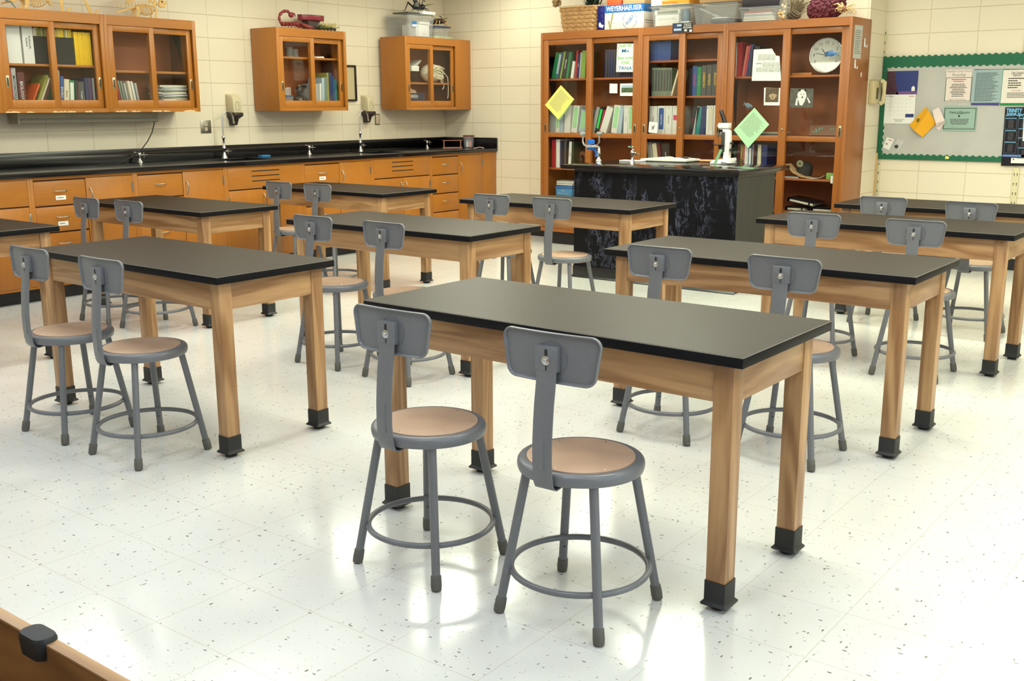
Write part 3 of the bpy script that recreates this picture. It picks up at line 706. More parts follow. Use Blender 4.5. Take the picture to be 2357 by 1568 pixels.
def shelf_row(kind, wall, fr, d, V, yb, zb, where, rows, group=None, deep=.2):
    for r in rows:
        x0, x1, yt, tilt, col, words = r[:6]; kw = r[6] if len(r) > 6 else {}
        k = kw.pop('kind', kind)
        book(k, wall, fr, d, V, x0, x1, yb, yt, tilt, zb, col, (words+' '+where) if where else words, group=kw.pop('group', None), deep=kw.pop('deep', deep), **kw)

# ---- far left wall cabinet
w1 = 'on the top shelf at far left'; w2 = 'on the lower shelf, far left wall cabinet'
shelf_row('binder', 'L', XCAB, .075, V1, 722, 1.737, w1, [
    (104, 264, 0, 0, 'white', 'thick blank white binder', dict(h=.30)), (286, 409, 0, 0, 'white', 'white binder with black spine title', dict(h=.30, txt='POPULAR\nScience', tcol='black', tsize=.022))], deep=.26)
for k, (x0, x1) in enumerate(((414, 590), (655, 872))):      # black magazine files, magazines standing in them
    fr = XCAB-.075; s0 = S(*V1(x0, 725), 'L', 0, fr)[0]; s1 = S(*V1(x1, 725), 'L', 0, fr)[0]; (loc, rz) = place('L', s0, fr, 1.7375)
    t = thing('magazine_file', 'black cardboard magazine file beside the ' + ('title binder' if k == 0 else 'loose yellow magazines')+' in the far left cabinet', 'magazine file', loc, rz)
    W = s1-s0; b = BM(); box(b, 0, W, 0, .003, 0, .205); prism(b, [(.003, 0), (.25, 0), (.25, .29), (.16, .29), (.003, .205)], 0, .003, 'yz'); prism(b, [(.003, 0), (.25, 0), (.25, .29), (.16, .29), (.003, .205)], W-.003, W, 'yz'); box(b, .003, W-.003, .003, .25, 0, .003)
    obj('box', b, mat('black_card', (36, 36, 36), .7), t)
    rnd = random.Random(k); x = .006
    while x < W-.012:
        tk = .004+.005*rnd.random(); c = rnd.choice(['yellow', 'yellow', 'cream', 'olive'] if k else ['olive', 'cream', 'olive'])
        b = BM(); box(b, x, x+tk, .012, .2, .004, .262+.01*rnd.random()); m_ = solo('magazine', b, cm(c), ('%s-spined magazine standing in the black file '+('next to the yellow magazines' if k else 'next to the title binder')) % c, 'magazine', loc, rz, 'magazines in the black files')
        x += tk+.001
for i in range(11):
    x0 = 882+i*17.2; book('magazine', 'L', XCAB, .07+.004*(i % 3), V1, x0, x0+16, 741, 0, 0, 1.737, 'yellow', 'bright yellow magazine in the yellow row on the top shelf at far left', h=.252-.002*(i % 2), group='yellow magazines', deep=.175)
shelf_row('book', 'L', XCAB, .08, V1, 1163, 1.3925, w2, [
    (142, 160, 790, 0, 'red', 'thin red book'), (162, 214, 785, 0, 'gray', 'grey book with a black title', dict(txt='MOTORCYCLE', tcol='black', tsize=.028)), (226, 308, 835, 0, 'maroon', 'thick maroon textbook', dict(txt='BIOLOGY', tcol='white', tsize=.032)),
    (330, 352, 960, 25, 'orangec', 'thin orange book leaning right'), (388, 420, 862, 25, 'olive', 'slim olive and white book leaning right'), (424, 446, 895, 25, 'cream', 'cream book leaning right'), (450, 486, 905, 25, 'brown', 'brown book leaning right'), (490, 575, 960, 25, 'darkgreen', 'dark green book leaning right'),
    (672, 688, 815, 4, 'gray', 'thin grey book behind the door stile'), (690, 728, 880, 5, 'blue', 'blue book with white title', dict(txt='ENVIRO', tsize=.024)), (730, 792, 912, 6, 'cream', 'cream book with lines of dark print', dict(txt='Biotech', tcol='black', tsize=.016)),
    (797, 858, 925, 4, 'green', 'bright green and white book', dict(label_patch='white')), (872, 905, 930, 2, 'black', 'black book with a red top'), (906, 918, 940, 1, 'maroon', 'thin maroon book'), (920, 985, 945, 0, 'darkgray', 'dark grey book with a white title', dict(txt='Oregon', tsize=.02)),
    (998, 1030, 900, 0, 'navy', 'navy blue book'), (1034, 1080, 900, 0, 'purple', 'dark purple book at the right end'), (1084, 1104, 905, 0, 'gray', 'thin pale book at the right end')])
# ---- second wall cabinet
shelf_row('magazine', 'L', XCAB, .08, V1, 1158, 1.3925, 'leaning in the second wall cabinet', [
    (1352, 1366, 990, -9, 'cream', 'thin cream magazine'), (1392, 1414, 925, -9, 'red', 'red magazine'), (1424, 1444, 930, -10, 'graygreen', 'grey-green magazine nearest to the red one'), (1452, 1474, 935, -10, 'graygreen', 'second grey-green magazine'),
    (1482, 1502, 960, -9, 'gray', 'light grey magazine'), (1530, 1558, 935, -9, 'cream', 'thick cream magazine'), (1572, 1590, 940, -9, 'white', 'white magazine with a red edge'), (1608, 1626, 960, -8, 'gray', 'outermost grey magazine')], deep=.19)
rnd = random.Random(4)
s0 = S(*V1(1835, 1155), 'L', .1, XCAB)[0]
for i in range(22):
    z = 1.3930+i*.0092; tk = .0085; c = ['white', 'gray', 'white', 'cream', 'graygreen', 'gray'][i % 6]
    b = BM(); box(b, -.13, .13, -.095, .095, 0, tk)
    (loc, rz) = place('L', s0+.15+rnd.uniform(-.012, .012), XCAB-.19, z)
    solo('magazine', b, cm(c), 'magazine in the flat pile at the right end of the second wall cabinet', 'magazine', loc, 0, 'piled magazines', rot=(0, 0, rz+rnd.uniform(-.16, .16)), bevel=.0012)
# ---- middle wall cabinet
w3 = 'in the small cabinet under the scorpion'
shelf_row('book', 'L', XCAB, .08, V2, 1118, 1.3925, w3, [
    (1408, 1444, 945, 0, 'gray', 'pale grey folder'), (1448, 1468, 940, 2, 'white', 'thin white book'), (1474, 1502, 878, 2, 'paleblue', 'pale teal book'), (1504, 1540, 872, 1, 'graygreen', 'grey-green book'),
    (1542, 1560, 822, 0, 'olive', 'tall olive book'), (1562, 1602, 822, 0, 'navy', 'tall navy book'), (1606, 1622, 860, 0, 'blue', 'slim blue book'), (1624, 1648, 895, 0, 'teal', 'teal book at the right')])
glassm = plastic_clear('lab_glass', (200, 215, 215), .28)
def at_cab(front_, V, x, y, z, d): 
    s = S(*V(x, y), 'L', d, front_)[0]; return place('L', s, front_-d, z+.0006)
(loc, rz) = at_cab(XCAB, V2, 1085, 1120, 1.3925, .12)
b = BM(); loft(b, [[(p, q, z) for p, q in rrect(w_, w_*.8, .012, 3)] for w_, z in ((.085, 0), (.098, .115))]); t = thing('storage_tub', 'small clear tub with a blue lid in the small cabinet', 'tub', loc, rz); obj('body', b, glassm, t)
b = BM(); prism(b, rrect(.104, .086, .014, 3), .115, .125, 'xy'); obj('lid', b, cm('blue'), t, bevel=.002)
loc2 = (loc[0], loc[1]-.008, loc[2]+.1256)
def basket(label, loc, rz, w_, dd, h, m, nx=8, nz=3, name='plastic_basket'):
    b = BM(); tk = .0025
    for sy in (0, 1):
        y = sy*(dd-tk)
        for i in range(nx+1): x = i*(w_-tk)/nx; box(b, x, x+tk, y, y+tk, 0, h)
        for k in range(nz+1): z = k*(h-tk)/nz; box(b, 0, w_, y, y+tk, z, z+tk*(2 if k == nz else 1))
    ny = max(2, int(nx*dd/w_))
    for sx in (0, 1):
        x = sx*(w_-tk)
        for i in range(1, ny): y = i*(dd-tk)/ny; box(b, x, x+tk, y, y+tk, 0, h)
        for k in range(nz+1): z = k*(h-tk)/nz; box(b, x, x+tk, 0, dd, z, z+tk*(2 if k == nz else 1))
    box(b, 0, w_, 0, dd, 0, tk)
    return solo(name, b, m, label, 'basket', loc, rz)
basket('little white slotted basket on top of the blue-lidded tub', (loc2[0]+.03, loc2[1]-.025, loc2[2]), rz, .055, .06, .068, cm('white'), 5, 1)
(loc, rz) = at_cab(XCAB, V2, 1225, 1120, 1.3925, .16)
t = thing('glass_lamp', 'dark glass burner lamp with round base and silver cap in the small cabinet', 'lamp', loc, rz)
b = BM(); lathe(b, [(.07, 0), (.074, .075), (.072, .088), (.055, .108), (.02, .137), (.018, .15)], n=24); obj('base', b, mat('smoked_glass', (70, 62, 58), .1, .3), t, smooth=40)
b = BM(); ball(b, (0, 0, .18), .034, (1, 1, 1.1), 16); obj('globe', b, mat('smoked_glass'), t, smooth=60); b = BM(); lathe(b, [(.018, .205), (.02, .225), (.0, .233)], n=16, cap=False); obj('cap', b, STEEL, t, smooth=40)
(loc, rz) = at_cab(XCAB, V2, 1262, 1120, 1.3925, .25)
t = thing('wire_coil', 'tangled dark cable coil behind the burner lamp', 'cable', loc, rz); b = BM()
for k in range(7): a = k*.9; tube(b, [(math.cos(a)*.01+.06*math.cos(u), .03*math.sin(a)+.03*math.sin(u+a), .105+.095*math.sin(u)+.004*k) for u in [i*PI/8 for i in range(17)]], .0035, 6)
obj('loop', b, mat('dark_cable', (58, 52, 46), .5), t, smooth=60)
for (x, y, lab, h) in ((1110, 640, 'clear glass beaker at left on the upper shelf of the small cabinet', .09), (1170, 640, 'clear glass beaker in the middle of the upper shelf of the small cabinet', .075)):
    (loc, rz) = at_cab(XCAB, V2, x, y, 1.873, .2); b = BM(); lathe(b, [(.03, 0), (.034, .004), (.034, h), (.037, h+.004), (.035, h+.004), (.032, h), (.032, .005)], n=20); solo('beaker', b, glassm, lab, 'beaker', loc, rz, smooth=40)
(loc, rz) = at_cab(XCAB, V2, 1420, 650, 1.873, .15); b = BM(); loft(b, [[(-.06, -.05, 0), (.055, -.05, 0), (.055, .06, 0), (-.06, .06, 0)], [(-.055, -.05, .012), (.05, -.04, .02), (.05, .06, .012), (-.06, .06, .05)]])
solo('paper_bundle', b, WHITE, 'crumpled white paper on the upper shelf of the small cabinet', 'paper', loc, rz, bevel=.003)
# ---- corner wall cabinet
XC3 = -7.80
(loc, rz) = at_cab(XC3, V3, 449, 765, 1.662, .09); basket('black square-mesh basket on the upper shelf of the corner cabinet', loc, rz, .11, .14, .115, cm('black'), 5, 5, 'wire_basket')
b = BM(); box(b, 0, .115, 0, .1, 0, .055); solo('white_box', b, WHITE, 'white box with dark marks resting on the black mesh basket', 'box', (loc[0]-.002, loc[1], loc[2]+.117), rz, bevel=.001)
(loc, rz) = at_cab(XC3, V3, 449, 955, 1.393, .09); basket('blue slotted basket on the lower shelf of the corner cabinet', loc, rz, .2, .15, .155, mat('basket_blue', (60, 96, 130), .5), 14, 2)
for k in range(3):
    b = BM(); ball(b, (0, 0, .03), .03, (1.1, 1, .9), 10); solo('foam_ball', b, WHITE, 'white foam lump in the blue slotted basket', 'foam ball', (loc[0]-.07-.01*k, loc[1]+.05+.05*k, loc[2]+.09), rz, 'white lumps in the blue basket', smooth=60)
b = BM(); box(b, -.05, .05, -.04, .04, 0, .006); loft(b, [[(-.05, -.04, .006), (.05, -.04, .006), (.05, .04, .006), (-.05, .04, .006)], [(-.045, -.03, .05), (.04, -.03, .03), (.03, .04, .05), (-.05, .04, .06)]])
solo('paper_bundle', b, mat('pinkish_paper', (226, 190, 170), .7), 'small pile of pale and orange packets over the blue basket', 'packets', (loc[0]-.07, loc[1]+.055, loc[2]+.158), rz, bevel=.002)
(loc, rz) = at_cab(XC3, V3, 660, 780, 1.662, .13)
strapm = mat('ivory_strap', (232, 226, 200), .6)
t = thing('strap_bundle', 'big ivory bundle of straps in a clear bag, strands hanging over the shelf', 'bundle', loc, rz)
b = BM(); ball(b, (.01, .06, .105), .13, (1.15, .7, .78), 20); obj('bag', b, mat('ivory_bag', (226, 220, 196), .5, bump=1, scale=14), t, smooth=60)
rnd = random.Random(2)
for k in range(26):
    a = rnd.uniform(-1.2, 1.2); z0 = rnd.uniform(.03, .18); y = -.04+rnd.uniform(-.01, .01)
    pts = [(-.10+.02*a, y+.04, .1), (-.02+.03*a, y-.01-.02*rnd.random(), z0+.01), (.06, y, z0), (.10+.03*rnd.random(), y+.01, z0-.03*rnd.random())]
    b = BM(); tube(b, pts, .0042, 6); obj('strap', b, strapm, t, smooth=60)
for pts in ([(.06, -.035, .02), (.075, -.06, 0), (.09, -.062, -.02), (.083, -.062, -.05), (.06, -.062, -.07)], [(.13, -.02, .12), (.155, -.06, .06), (.16, -.062, -.05), (.155, -.062, -.14), (.145, -.06, -.165)]):
    b = BM(); tube(b, pts, .004, 6); obj('strap', b, strapm, t, smooth=60)
(loc, rz) = at_cab(XC3, V3, 455, 560, 1.785, .1); b = BM(); loft(b, [[(0, 0, .0), (.0, .12, .0), (.0, .12, .05), (0, 0, .05)], [(.13, .0, .1), (.13, .12, .1), (.13, .12, .115), (.13, 0, .115)]]); 
solo('plastic_sheet', b, plastic_clear('milky_plastic', (220, 222, 220), .6), 'milky rolled plastic sheet sticking up above the black mesh basket', 'plastic sheet', loc, rz)

# ================================================================== bookcase contents
YL = YBK
wA = 'on the top shelf of the left bookcase'
shelf_row('book', 'B', YL, .09, V4, 880, 1.68, wA, [
    (142, 178, 590, 12, 'green', 'bright green book at the left end'), (180, 214, 590, 12, 'teal', 'teal book with a pale label', dict(label_patch='paleblue')), (216, 232, 590, 12, 'purple', 'thin dark purple book'), (234, 252, 580, 12, 'limegreen', 'light green spiral-bound book'),
    (254, 298, 575, 11, 'black', 'black textbook with a white title', dict(txt='BIOLOGY', tsize=.022)), (302, 328, 585, 10, 'green', 'slim green book beside the black textbook'), (330, 352, 585, 9, 'darkgreen', 'dark green and white book'), (356, 386, 690, 9, 'white', 'short white book'),
    (402, 424, 565, 5, 'red', 'red book'), (426, 450, 600, 4, 'navy', 'navy book with a white title', dict(txt='Alaska', tsize=.014)), (452, 472, 590, 4, 'gray', 'grey book'), (476, 520, 570, 3, 'limegreen', 'wide light green book near the right end'), (524, 540, 580, 2, 'darkgreen', 'thin dark book by the door stile')])
for i in range(24):
    x0 = 740+i*14.4; book('magazine', 'B', YL, .10, V4, x0, x0+13.4, 872, 560, 0, 1.68, 'darkgray' if i % 2 else 'navy', 'dark banded journal in the long even row behind the lettered sheet', group='dark banded journals', deep=.18)
shelf_row('binder', 'B', YL, .09, V4, 1495, 1.14, 'in the left bookcase', [
    (118, 186, 1190, 0, 'gray', 'pale grey binder at the left end'), (190, 234, 1195, 0, 'white', 'white binder with a green strip, second from left', dict(label_patch='lightgreen')), (238, 278, 1200, 0, 'paleblue', 'pale blue binder'), (284, 352, 1190, 2, 'white', 'plain off-white binder left of the middle'),
    (362, 428, 1188, 7, 'white', 'white binder with a green strip, leaning by the left stile', dict(label_patch='lightgreen')), (444, 520, 1235, 9, 'paleblue', 'whitish green-stripped binder behind the left stile', dict(label_patch='lightgreen')),
    (590, 626, 1205, 14, 'gray', 'grey binder leaning right behind the door stile'), (630, 668, 1205, 14, 'black', 'black binder with a neon green strip', dict(label_patch='greenneon')), (671, 676, 1240, 15, 'pink', 'thin pink folder', dict(kind='magazine')),
    (680, 755, 1195, 19, 'white', 'plain white binder leaning steeply'), (812, 880, 1182, 8, 'white', 'white binder with a broad green strip', dict(label_patch='lightgreen')), (884, 925, 1190, 7, 'paleblue', 'pale blue binder between two white ones'),
    (952, 1000, 1190, 1, 'white', 'white binder with a small printed title', dict(txt='Science fair', tcol='black', tsize=.012)), (1004, 1072, 1190, 0, 'white', 'white binder with a green strip at the right end', dict(label_patch='lightgreen'))], deep=.26)
shelf_row('book', 'B', YL, .09, V7, 605, .785, 'low in the left bookcase', [
    (165, 204, 335, 0, 'red', 'red ring binder', dict(kind='binder', deep=.26)), (206, 240, 335, 0, 'white', 'white ring binder', dict(kind='binder', deep=.26)), (246, 262, 350, 0, 'navy', 'thin navy manual'), (264, 282, 350, 0, 'black', 'black manual with a blue top'), (284, 300, 350, 0, 'darkgray', 'dark grey manual'), (302, 316, 352, 0, 'black', 'slim black manual'), (319, 345, 355, 3, 'white', 'white labelled case', dict(txt='LAB', tcol='black', tsize=.02)), (350, 372, 352, 1, 'darkgreen', 'very dark green book')])
(sx, _) = S(*V7(455, 520), 'B', .2, YL); b = BM(); prism(b, [(-.05, 0), (-.05, .12)]+[(.05*math.cos(PI-PI*k/8), .12+.05*math.sin(PI*k/8)) for k in range(1, 8)]+[(.05, .12), (.05, 0), (.03, 0), (.03, .11), (0, .14), (-.03, .11), (-.03, 0)], 0, .05)
solo('wooden_arch', b, mat('dull_wood', (128, 76, 52), .6), 'small brown wooden arch behind the blue tag on the eyewash', 'arch', (sx, YL+.2, .7856), 0)
s0 = S(*V7(205, 860), 'B', .09, YL)[0]
t = thing('blue_box', 'blue cardboard box with upside-down white lettering on the bottom shelf', 'box', (s0, YL+.09, .4906)); b = BM(); box(b, 0, .2, 0, .2, 0, .085); obj('body', b, mat('sky_blue_card', (60, 140, 196), .5), t, bevel=.001)
b = BM(); loft(b, [[(-.008, -.008, .085), (.205, -.008, .085), (.205, .205, .085), (-.008, .205, .085)], [(-.004, -.005, .105), (.205, -.005, .11), (.2, .2, .112), (0, .2, .112)]]); obj('lid', b, mat('blue_lid', (44, 104, 170), .5), t, bevel=.002); text(t, 'Microscopy\nLab', .03, cm('paleblue'), .09, -.001, .043, rot=PI)
for k in range(4): b = BM(); box(b, -.1, .1, 0, .19, 0, .011); solo('paper_pile', b, cm(['white', 'gray', 'white', 'pink'][k] if k < 3 else 'gray'), 'flat booklet in the loose pile on top of the blue box', 'booklet', (s0+.1+.004*k, YL+.1, .4906+.115+k*.0118), .05*k, 'booklets on the blue box')
wB = 'in the middle bookcase'
for i in range(9):
    x0 = 1256+i*25.6; book('book', 'B', YL, .09, V4, x0, x0+24.4, 675, 462, 0, 1.826, 'blue', 'blue-grey volume in the matching set on the top shelf of the middle bookcase', group='blue volumes', h=.178+.003*(i % 2))
for i in range(7):
    x0 = 1272+i*32; book('book', 'B', YL, .09, V4, x0, x0+30.5, 1072, 765, 0, 1.498, 'graygreen', 'grey-green volume with gilt bands on the second shelf of the middle bookcase', group='grey-green volumes', label_patch='darkgray')
shelf_row('book', 'B', YL, .09, V4, 1072, 1.498, wB, [
    (1484, 1504, 790, 16, 'cream', 'thin cream book leaning right'), (1680, 1722, 770, 0, 'black', 'black volume at the left of the encyclopedias'), (1727, 1776, 745, 0, 'blue', 'blue encyclopedia volume', dict(txt='ECOLOGY', tcol='pink', tsize=.024)), (1779, 1825, 755, 0, 'green', 'green encyclopedia volume with a red top', dict(txt='BOTANY', tcol='limegreen', tsize=.024)),
    (1829, 1884, 738, 0, 'darkgray', 'dark encyclopedia volume titled in yellow next to the green one', dict(txt='CHEMISTRY', tcol='yellow', tsize=.027)), (1888, 1945, 730, 0, 'darkgray', 'dark encyclopedia volume titled in yellow, second from right', dict(txt='PHYSICS', tcol='yellow', tsize=.027)), (1949, 2014, 722, 0, 'darkgray', 'dark encyclopedia volume titled in yellow, at the right end', dict(txt='BIOLOGY', tcol='yellow', tsize=.027))])
shelf_row('binder', 'B', YL, .09, V4, 1515, 1.14, 'in the middle bookcase binder row', [
    (1244, 1330, 1198, 0, 'white', 'thick white binder with a black emblem', dict(txt='Science I', tcol='black', tsize=.018)), (1336, 1418, 1195, 0, 'white', 'white binder with a blue panel', dict(label_patch='blue', txt='SCIENTIFIC', tsize=.02)), (1422, 1498, 1195, 0, 'white', 'white binder with a green crest', dict(txt='Wild projects', tcol='darkgreen', tsize=.014)), (1502, 1565, 1195, 0, 'white', 'white binder with a pink note', dict(label_patch='pink')),
    (1688, 1726, 1200, 9, 'black', 'black binder with red print', dict(txt='Salmon', tcol='red', tsize=.018)), (1729, 1756, 1200, 10, 'gray', 'silver grey binder'), (1758, 1812, 1210, 4, 'teal', 'dark teal binder'), (1816, 1872, 1196, 3, 'navy', 'navy binder'), (1884, 1910, 1192, 0, 'white', 'slim white binder'), (1913, 1960, 1192, 0, 'white', 'white binder with a cream strip', dict(label_patch='cream')), (1963, 2012, 1190, 0, 'white', 'plain white binder at the right end')], deep=.26)
shelf_row('book', 'B', YL, .09, V7, 560, .785, 'low in the middle bookcase', [
    (1098, 1142, 358, -9, 'gray', 'light grey binder leaning left', dict(kind='binder')), (1148, 1190, 370, -9, 'cream', 'cream book leaning left'), (1196, 1222, 372, -8, 'maroon', 'maroon book leaning left'), (1226, 1300, 370, -6, 'black', 'thick black book leaning left', dict(txt='Student Guide', tsize=.016))])
wC = 'on the top shelf of the right bookcase'
shelf_row('book', 'B', YL, .09, V5, 842, 1.664, wC, [
    (256, 266, 480, 0, 'white', 'very thin white folder'), (270, 322, 478, 0, 'red', 'red book with a dark label'), (328, 356, 520, 8, 'salmon', 'salmon book leaning right'), (362, 372, 510, 8, 'pink', 'thin pink book leaning right'), (376, 420, 500, 8, 'navy', 'navy book leaning right'), (424, 500, 520, 4, 'black', 'black book partly behind the comic sheet')])
shelf_row('book', 'B', YL, .09, V8, 465, .775, 'low in the right bookcase', [
    (165, 205, 190, 0, 'darkgreen', 'dark green book'), (212, 255, 190, 0, 'maroon', 'maroon book'), (262, 288, 195, 0, 'olive', 'olive book'), (292, 316, 200, 0, 'salmon', 'brick red book'), (320, 368, 200, 0, 'white', 'white spiral-bound notebook'), (372, 418, 215, 0, 'blue', 'blue binder with a white label', dict(kind='binder', label_patch='white')), (424, 440, 200, 0, 'gray', 'grey folder'), (444, 460, 200, 0, 'maroon', 'slim maroon folder'), (464, 500, 200, 0, 'black', 'black binder'), (505, 555, 198, -2, 'cream', 'cream binder leaning left', dict(kind='binder')), (560, 630, 200, 0, 'navy', 'dark blue box file')])
# clock leaning inside the right bookcase
t = thing('wall_clock', 'round white wall clock with black numerals leaning inside the right bookcase', 'clock', (-3.543, YL+.14, 1.829), rot=(-.08, 0, 0))
def disc(bm, r, y0, y1, n=64, cx=0, cz=0): prism(bm, [(cx+r*math.cos(2*PI*k/n), cz+r*math.sin(2*PI*k/n)) for k in range(n)], y0, y1)
b = BM(); disc(b, .148, 0, .03); obj('back', b, mat('clock_back', (120, 120, 120), .5), t)
b = BM(); disc(b, .141, -.002, 0); obj('dial', b, mat('clock_dial', (238, 236, 236), .4), t)
b = BM(); R_ = ring(b, (0, 0, 0), .146, .006, 72, 8); xf(b, R_, Matrix.Rotation(PI/2, 4, 'X')); obj('rim', b, CHROME, t, smooth=60)
for k in range(1, 13):
    a = PI/2-k*PI/6; text(t, str(k), .037, BLK, .108*math.cos(a), -.0026, .108*math.sin(a), bold=.0, name='numeral')
b = BM()
for k in range(60):
    a = k*PI/30; u = Vector((math.cos(a), 0, math.sin(a))); v = Vector((-u.z, 0, u.x))*.0009
    quad(b, [u*.130+v+Vector((0, -.0025, 0)), u*.137+v+Vector((0, -.0025, 0)), u*.137-v+Vector((0, -.0025, 0)), u*.130-v+Vector((0, -.0025, 0))])
obj('minute_track', b, BLK, t)
for nm, a, l, w_ in (('hour_hand', math.radians(125), .07, .0045), ('minute_hand', math.radians(168), .10, .003), ('second_hand', math.radians(230), .03, .006)):
    b = BM(); u = Vector((math.cos(a), 0, math.sin(a))); v = Vector((-u.z, 0, u.x))*w_; y = Vector((0, -.004, 0))
    quad(b, [-u*.015+v+y, u*l+v*.5+y, u*l-v*.5+y, -u*.015-v+y]); obj(nm, b, BLK if nm != 'second_hand' else STEEL, t)
b = BM(); disc(b, .145, -.011, -.009); obj('glass', b, glass(), t)
(sx, _) = S(*V5(1005, 820), 'B', .12, YL); b = BM(); box(b, -.09, .09, 0, .05, 0, .022); solo('wooden_plank', b, orange('x'), 'short wooden plank lying on the shelf left of the clock', 'plank', (sx, YL+.12, 1.6646), 0, bevel=.001)
(sx, _) = S(*V5(1250, 1530), 'B', .12, YL)
t = thing('insect_case', 'glass-topped display case with green moths, propped up under the dog photo', 'display case', (sx, YL+.11, 1.1515), rot=(-.5, 0, 0)); b = BM(); box(b, -.13, .13, 0, .02, 0, .1); obj('case', b, mat('brown_case', (112, 74, 52), .5), t, bevel=.001)
for (x, z, r) in ((-.06, .05, .02), (-.035, .065, .018), (.07, .06, .016), (-.08, .03, .018)):
    b = BM()
    for sg in (-1, 1): prism(b, [(x, z), (x+sg*r, z+r*.9), (x+sg*r*1.2, z+r*.2), (x+sg*r*.7, z-r*.5)], -.003, -.001)
    obj('moth', b, mat('moth_green', (96, 134, 118), .6), t)
(sx, _) = S(*V5(650, 1530), 'B', .12, YL)
for k in range(5): b = BM(); box(b, -.11, .10, 0, .2, 0, .006); solo('booklet', b, cm(['gray', 'graygreen', 'darkgray', 'gray', 'cream'][k]), 'thin booklet in the grey pile right of the green sheet', 'booklet', (sx+.004*k, YL+.11, 1.1406+.0065*k), .03*k-.05, 'booklets right of the green sheet')
(sx, _) = S(*V5(260, 1530), 'B', .12, YL); b = BM(); loft(b, [[(-.04, 0, 0), (.05, 0, 0), (.05, .1, 0), (-.04, .1, 0)], [(-.045, .01, .05), (.03, 0, .06), (.04, .09, .05), (-.04, .1, .07)]]); solo('cloth_bundle', b, mat('drab_cloth', (120, 118, 100), .9, bump=.6), 'drab green cloth bundle behind the green sheet', 'bundle', (sx, YL+.13, 1.1406), 0, bevel=.008)
# lower shelves of the right bookcase
s = lambda x, y, d=.12: S(*V8(x, y), 'B', d, YL)[0]
t = thing('felt_hat', 'dark felt hat with a pale flower on the lower shelf of the right bookcase', 'hat', (s(1060, 640), YL+.24, .812), rot=(0, .5, 0)); b = BM(); lathe(b, [(.075, 0), (.07, .04), (.055, .08), (.03, .105), (0, .11)], n=20, cap=False); obj('crown', b, mat('dark_felt', (52, 50, 46), .9), t, smooth=60)
b = BM(); 
for k in range(8): ball(b, (-.05+.02*math.cos(k*.8), -.06, .07+.02*math.sin(k*.8)), .014, (1, .5, 1), 8)
obj('flower', b, mat('pale_flower', (150, 148, 120), .8), t, smooth=60)
b = BM(); P_ = [(-.13, .0, .12), (-.06, .0, .05), (.02, .0, .012), (.09, 0, .004)]; loft(b, [[(x, 0, z), (x, .14, z), (x, .14, z+.003), (x, 0, z+.003)] for x, _, z in P_]); solo('paper_sheet', b, mat('tan_paper', (206, 168, 124), .7), 'curled tan paper standing against the felt hat', 'paper', (s(1100, 665), YL+.07, .7756))
b = BM(); loft(b, [[(x, 0, z), (x, .12, z), (x, .12, z+.002), (x, 0, z+.002)] for x, z in ((-.06, 0), (0, .002), (.06, .01), (.09, .03))]); solo('paper_sheet', b, WHITE, 'white paper with a lifted corner on the lower shelf right of the hat', 'paper', (s(1300, 675), YL+.08, .7756))
b = BM(); box(b, -.07, .07, 0, .12, 0, .012); solo('booklet', b, cm('gray'), 'pale booklet lying left of the felt hat', 'booklet', (s(990, 660), YL+.08, .7756), .1)
b = BM(); box(b, 0, .07, 0, .07, 0, .055); solo('green_box', b, cm('limegreen'), 'small green box at the right end of the lower shelf', 'box', (s(1465, 690), YL+.1, .7756), bevel=.002)
b = BM(); loft(b, [[(0, 0, z), (.04, -.002*k, z), (.04, .004, z), (0, .004, z)] for k, z in enumerate((-.03, -.01, .0, .02, .035))]); solo('paper_tag', b, WHITE, 'white folded tag hanging over the shelf edge before the green box', 'tag', (s(1515, 720, .05), YL+.052, .7756))
bind = mat('black_vinyl', (30, 30, 34), .25)
for k, (x0, lab, tl, dz) in enumerate(((900, 'open black ring binder lying flat at the bottom', 0, 0), (885, 'black binder tilted over the flat ones', .16, .082), (1240, 'black binder lying at the right of the pile', 0, 0))):
    t = thing('ring_binder', lab+' in the right bookcase', 'binder', (s(x0, 1120)+(.02 if k == 1 else 0), YL+.09+.012*k, .4856+dz), rot=(0, tl, 0)); L_ = .26 if k != 0 else .2
    b = BM(); box(b, 0, L_, 0, .26, 0, .003); box(b, 0, L_, 0, .26, .034, .037); box(b, 0, .003, 0, .26, .003, .034); obj('cover', b, bind, t, bevel=.001)
    b = BM(); box(b, .02, L_-.02, .01, .25, .006, .024); obj('pages', b, paperm, t); b = BM(); disc(b, .009, -.0015, 0, 20, L_*.8, .018); obj('finger_ring', b, CHROME, t)
# papers, photos and magnets on the glass fronts
def sheet(name, label, cat, V, pts, d, m, lines=None, col=None):
    P = [S(*V(*p), 'B', d, YL) for p in pts]; cx = sum(p[0] for p in P)/len(P); cz = sum(p[1] for p in P)/len(P)
    b = BM(); prism(b, [(x-cx, z-cz) for x, z in P], 0, .0008)
    t = thing(name, label, cat, (cx, YL+d, cz)); obj('sheet', b, m, t); return t, [(x-cx, z-cz) for x, z in P]
DF, DR = .0115, .032       # glass faces of the front and rear doors
def print_on(t, P, frac, n, m, seed=0, w=.6, ang=None, name='print'):
    """rows of print in the frame of the (possibly rotated) sheet: P[0]->P[1] is its top edge"""
    a = Vector((P[0][0], 0, P[0][1])); u = Vector((P[1][0], 0, P[1][1]))-a; v = Vector((P[3][0], 0, P[3][1]))-a; b = BM()
    lines_bm(b, frac[0], frac[2], 1-frac[3], 1-frac[1], n, 0, seed=seed)
    for q in b.verts: q.co = a+u*q.co.x+v*(1-q.co.z)+Vector((0, -.0006, 0))
    return obj(name, b, m, t)
grayink = mat('ink_grey', (142, 142, 130), .7)
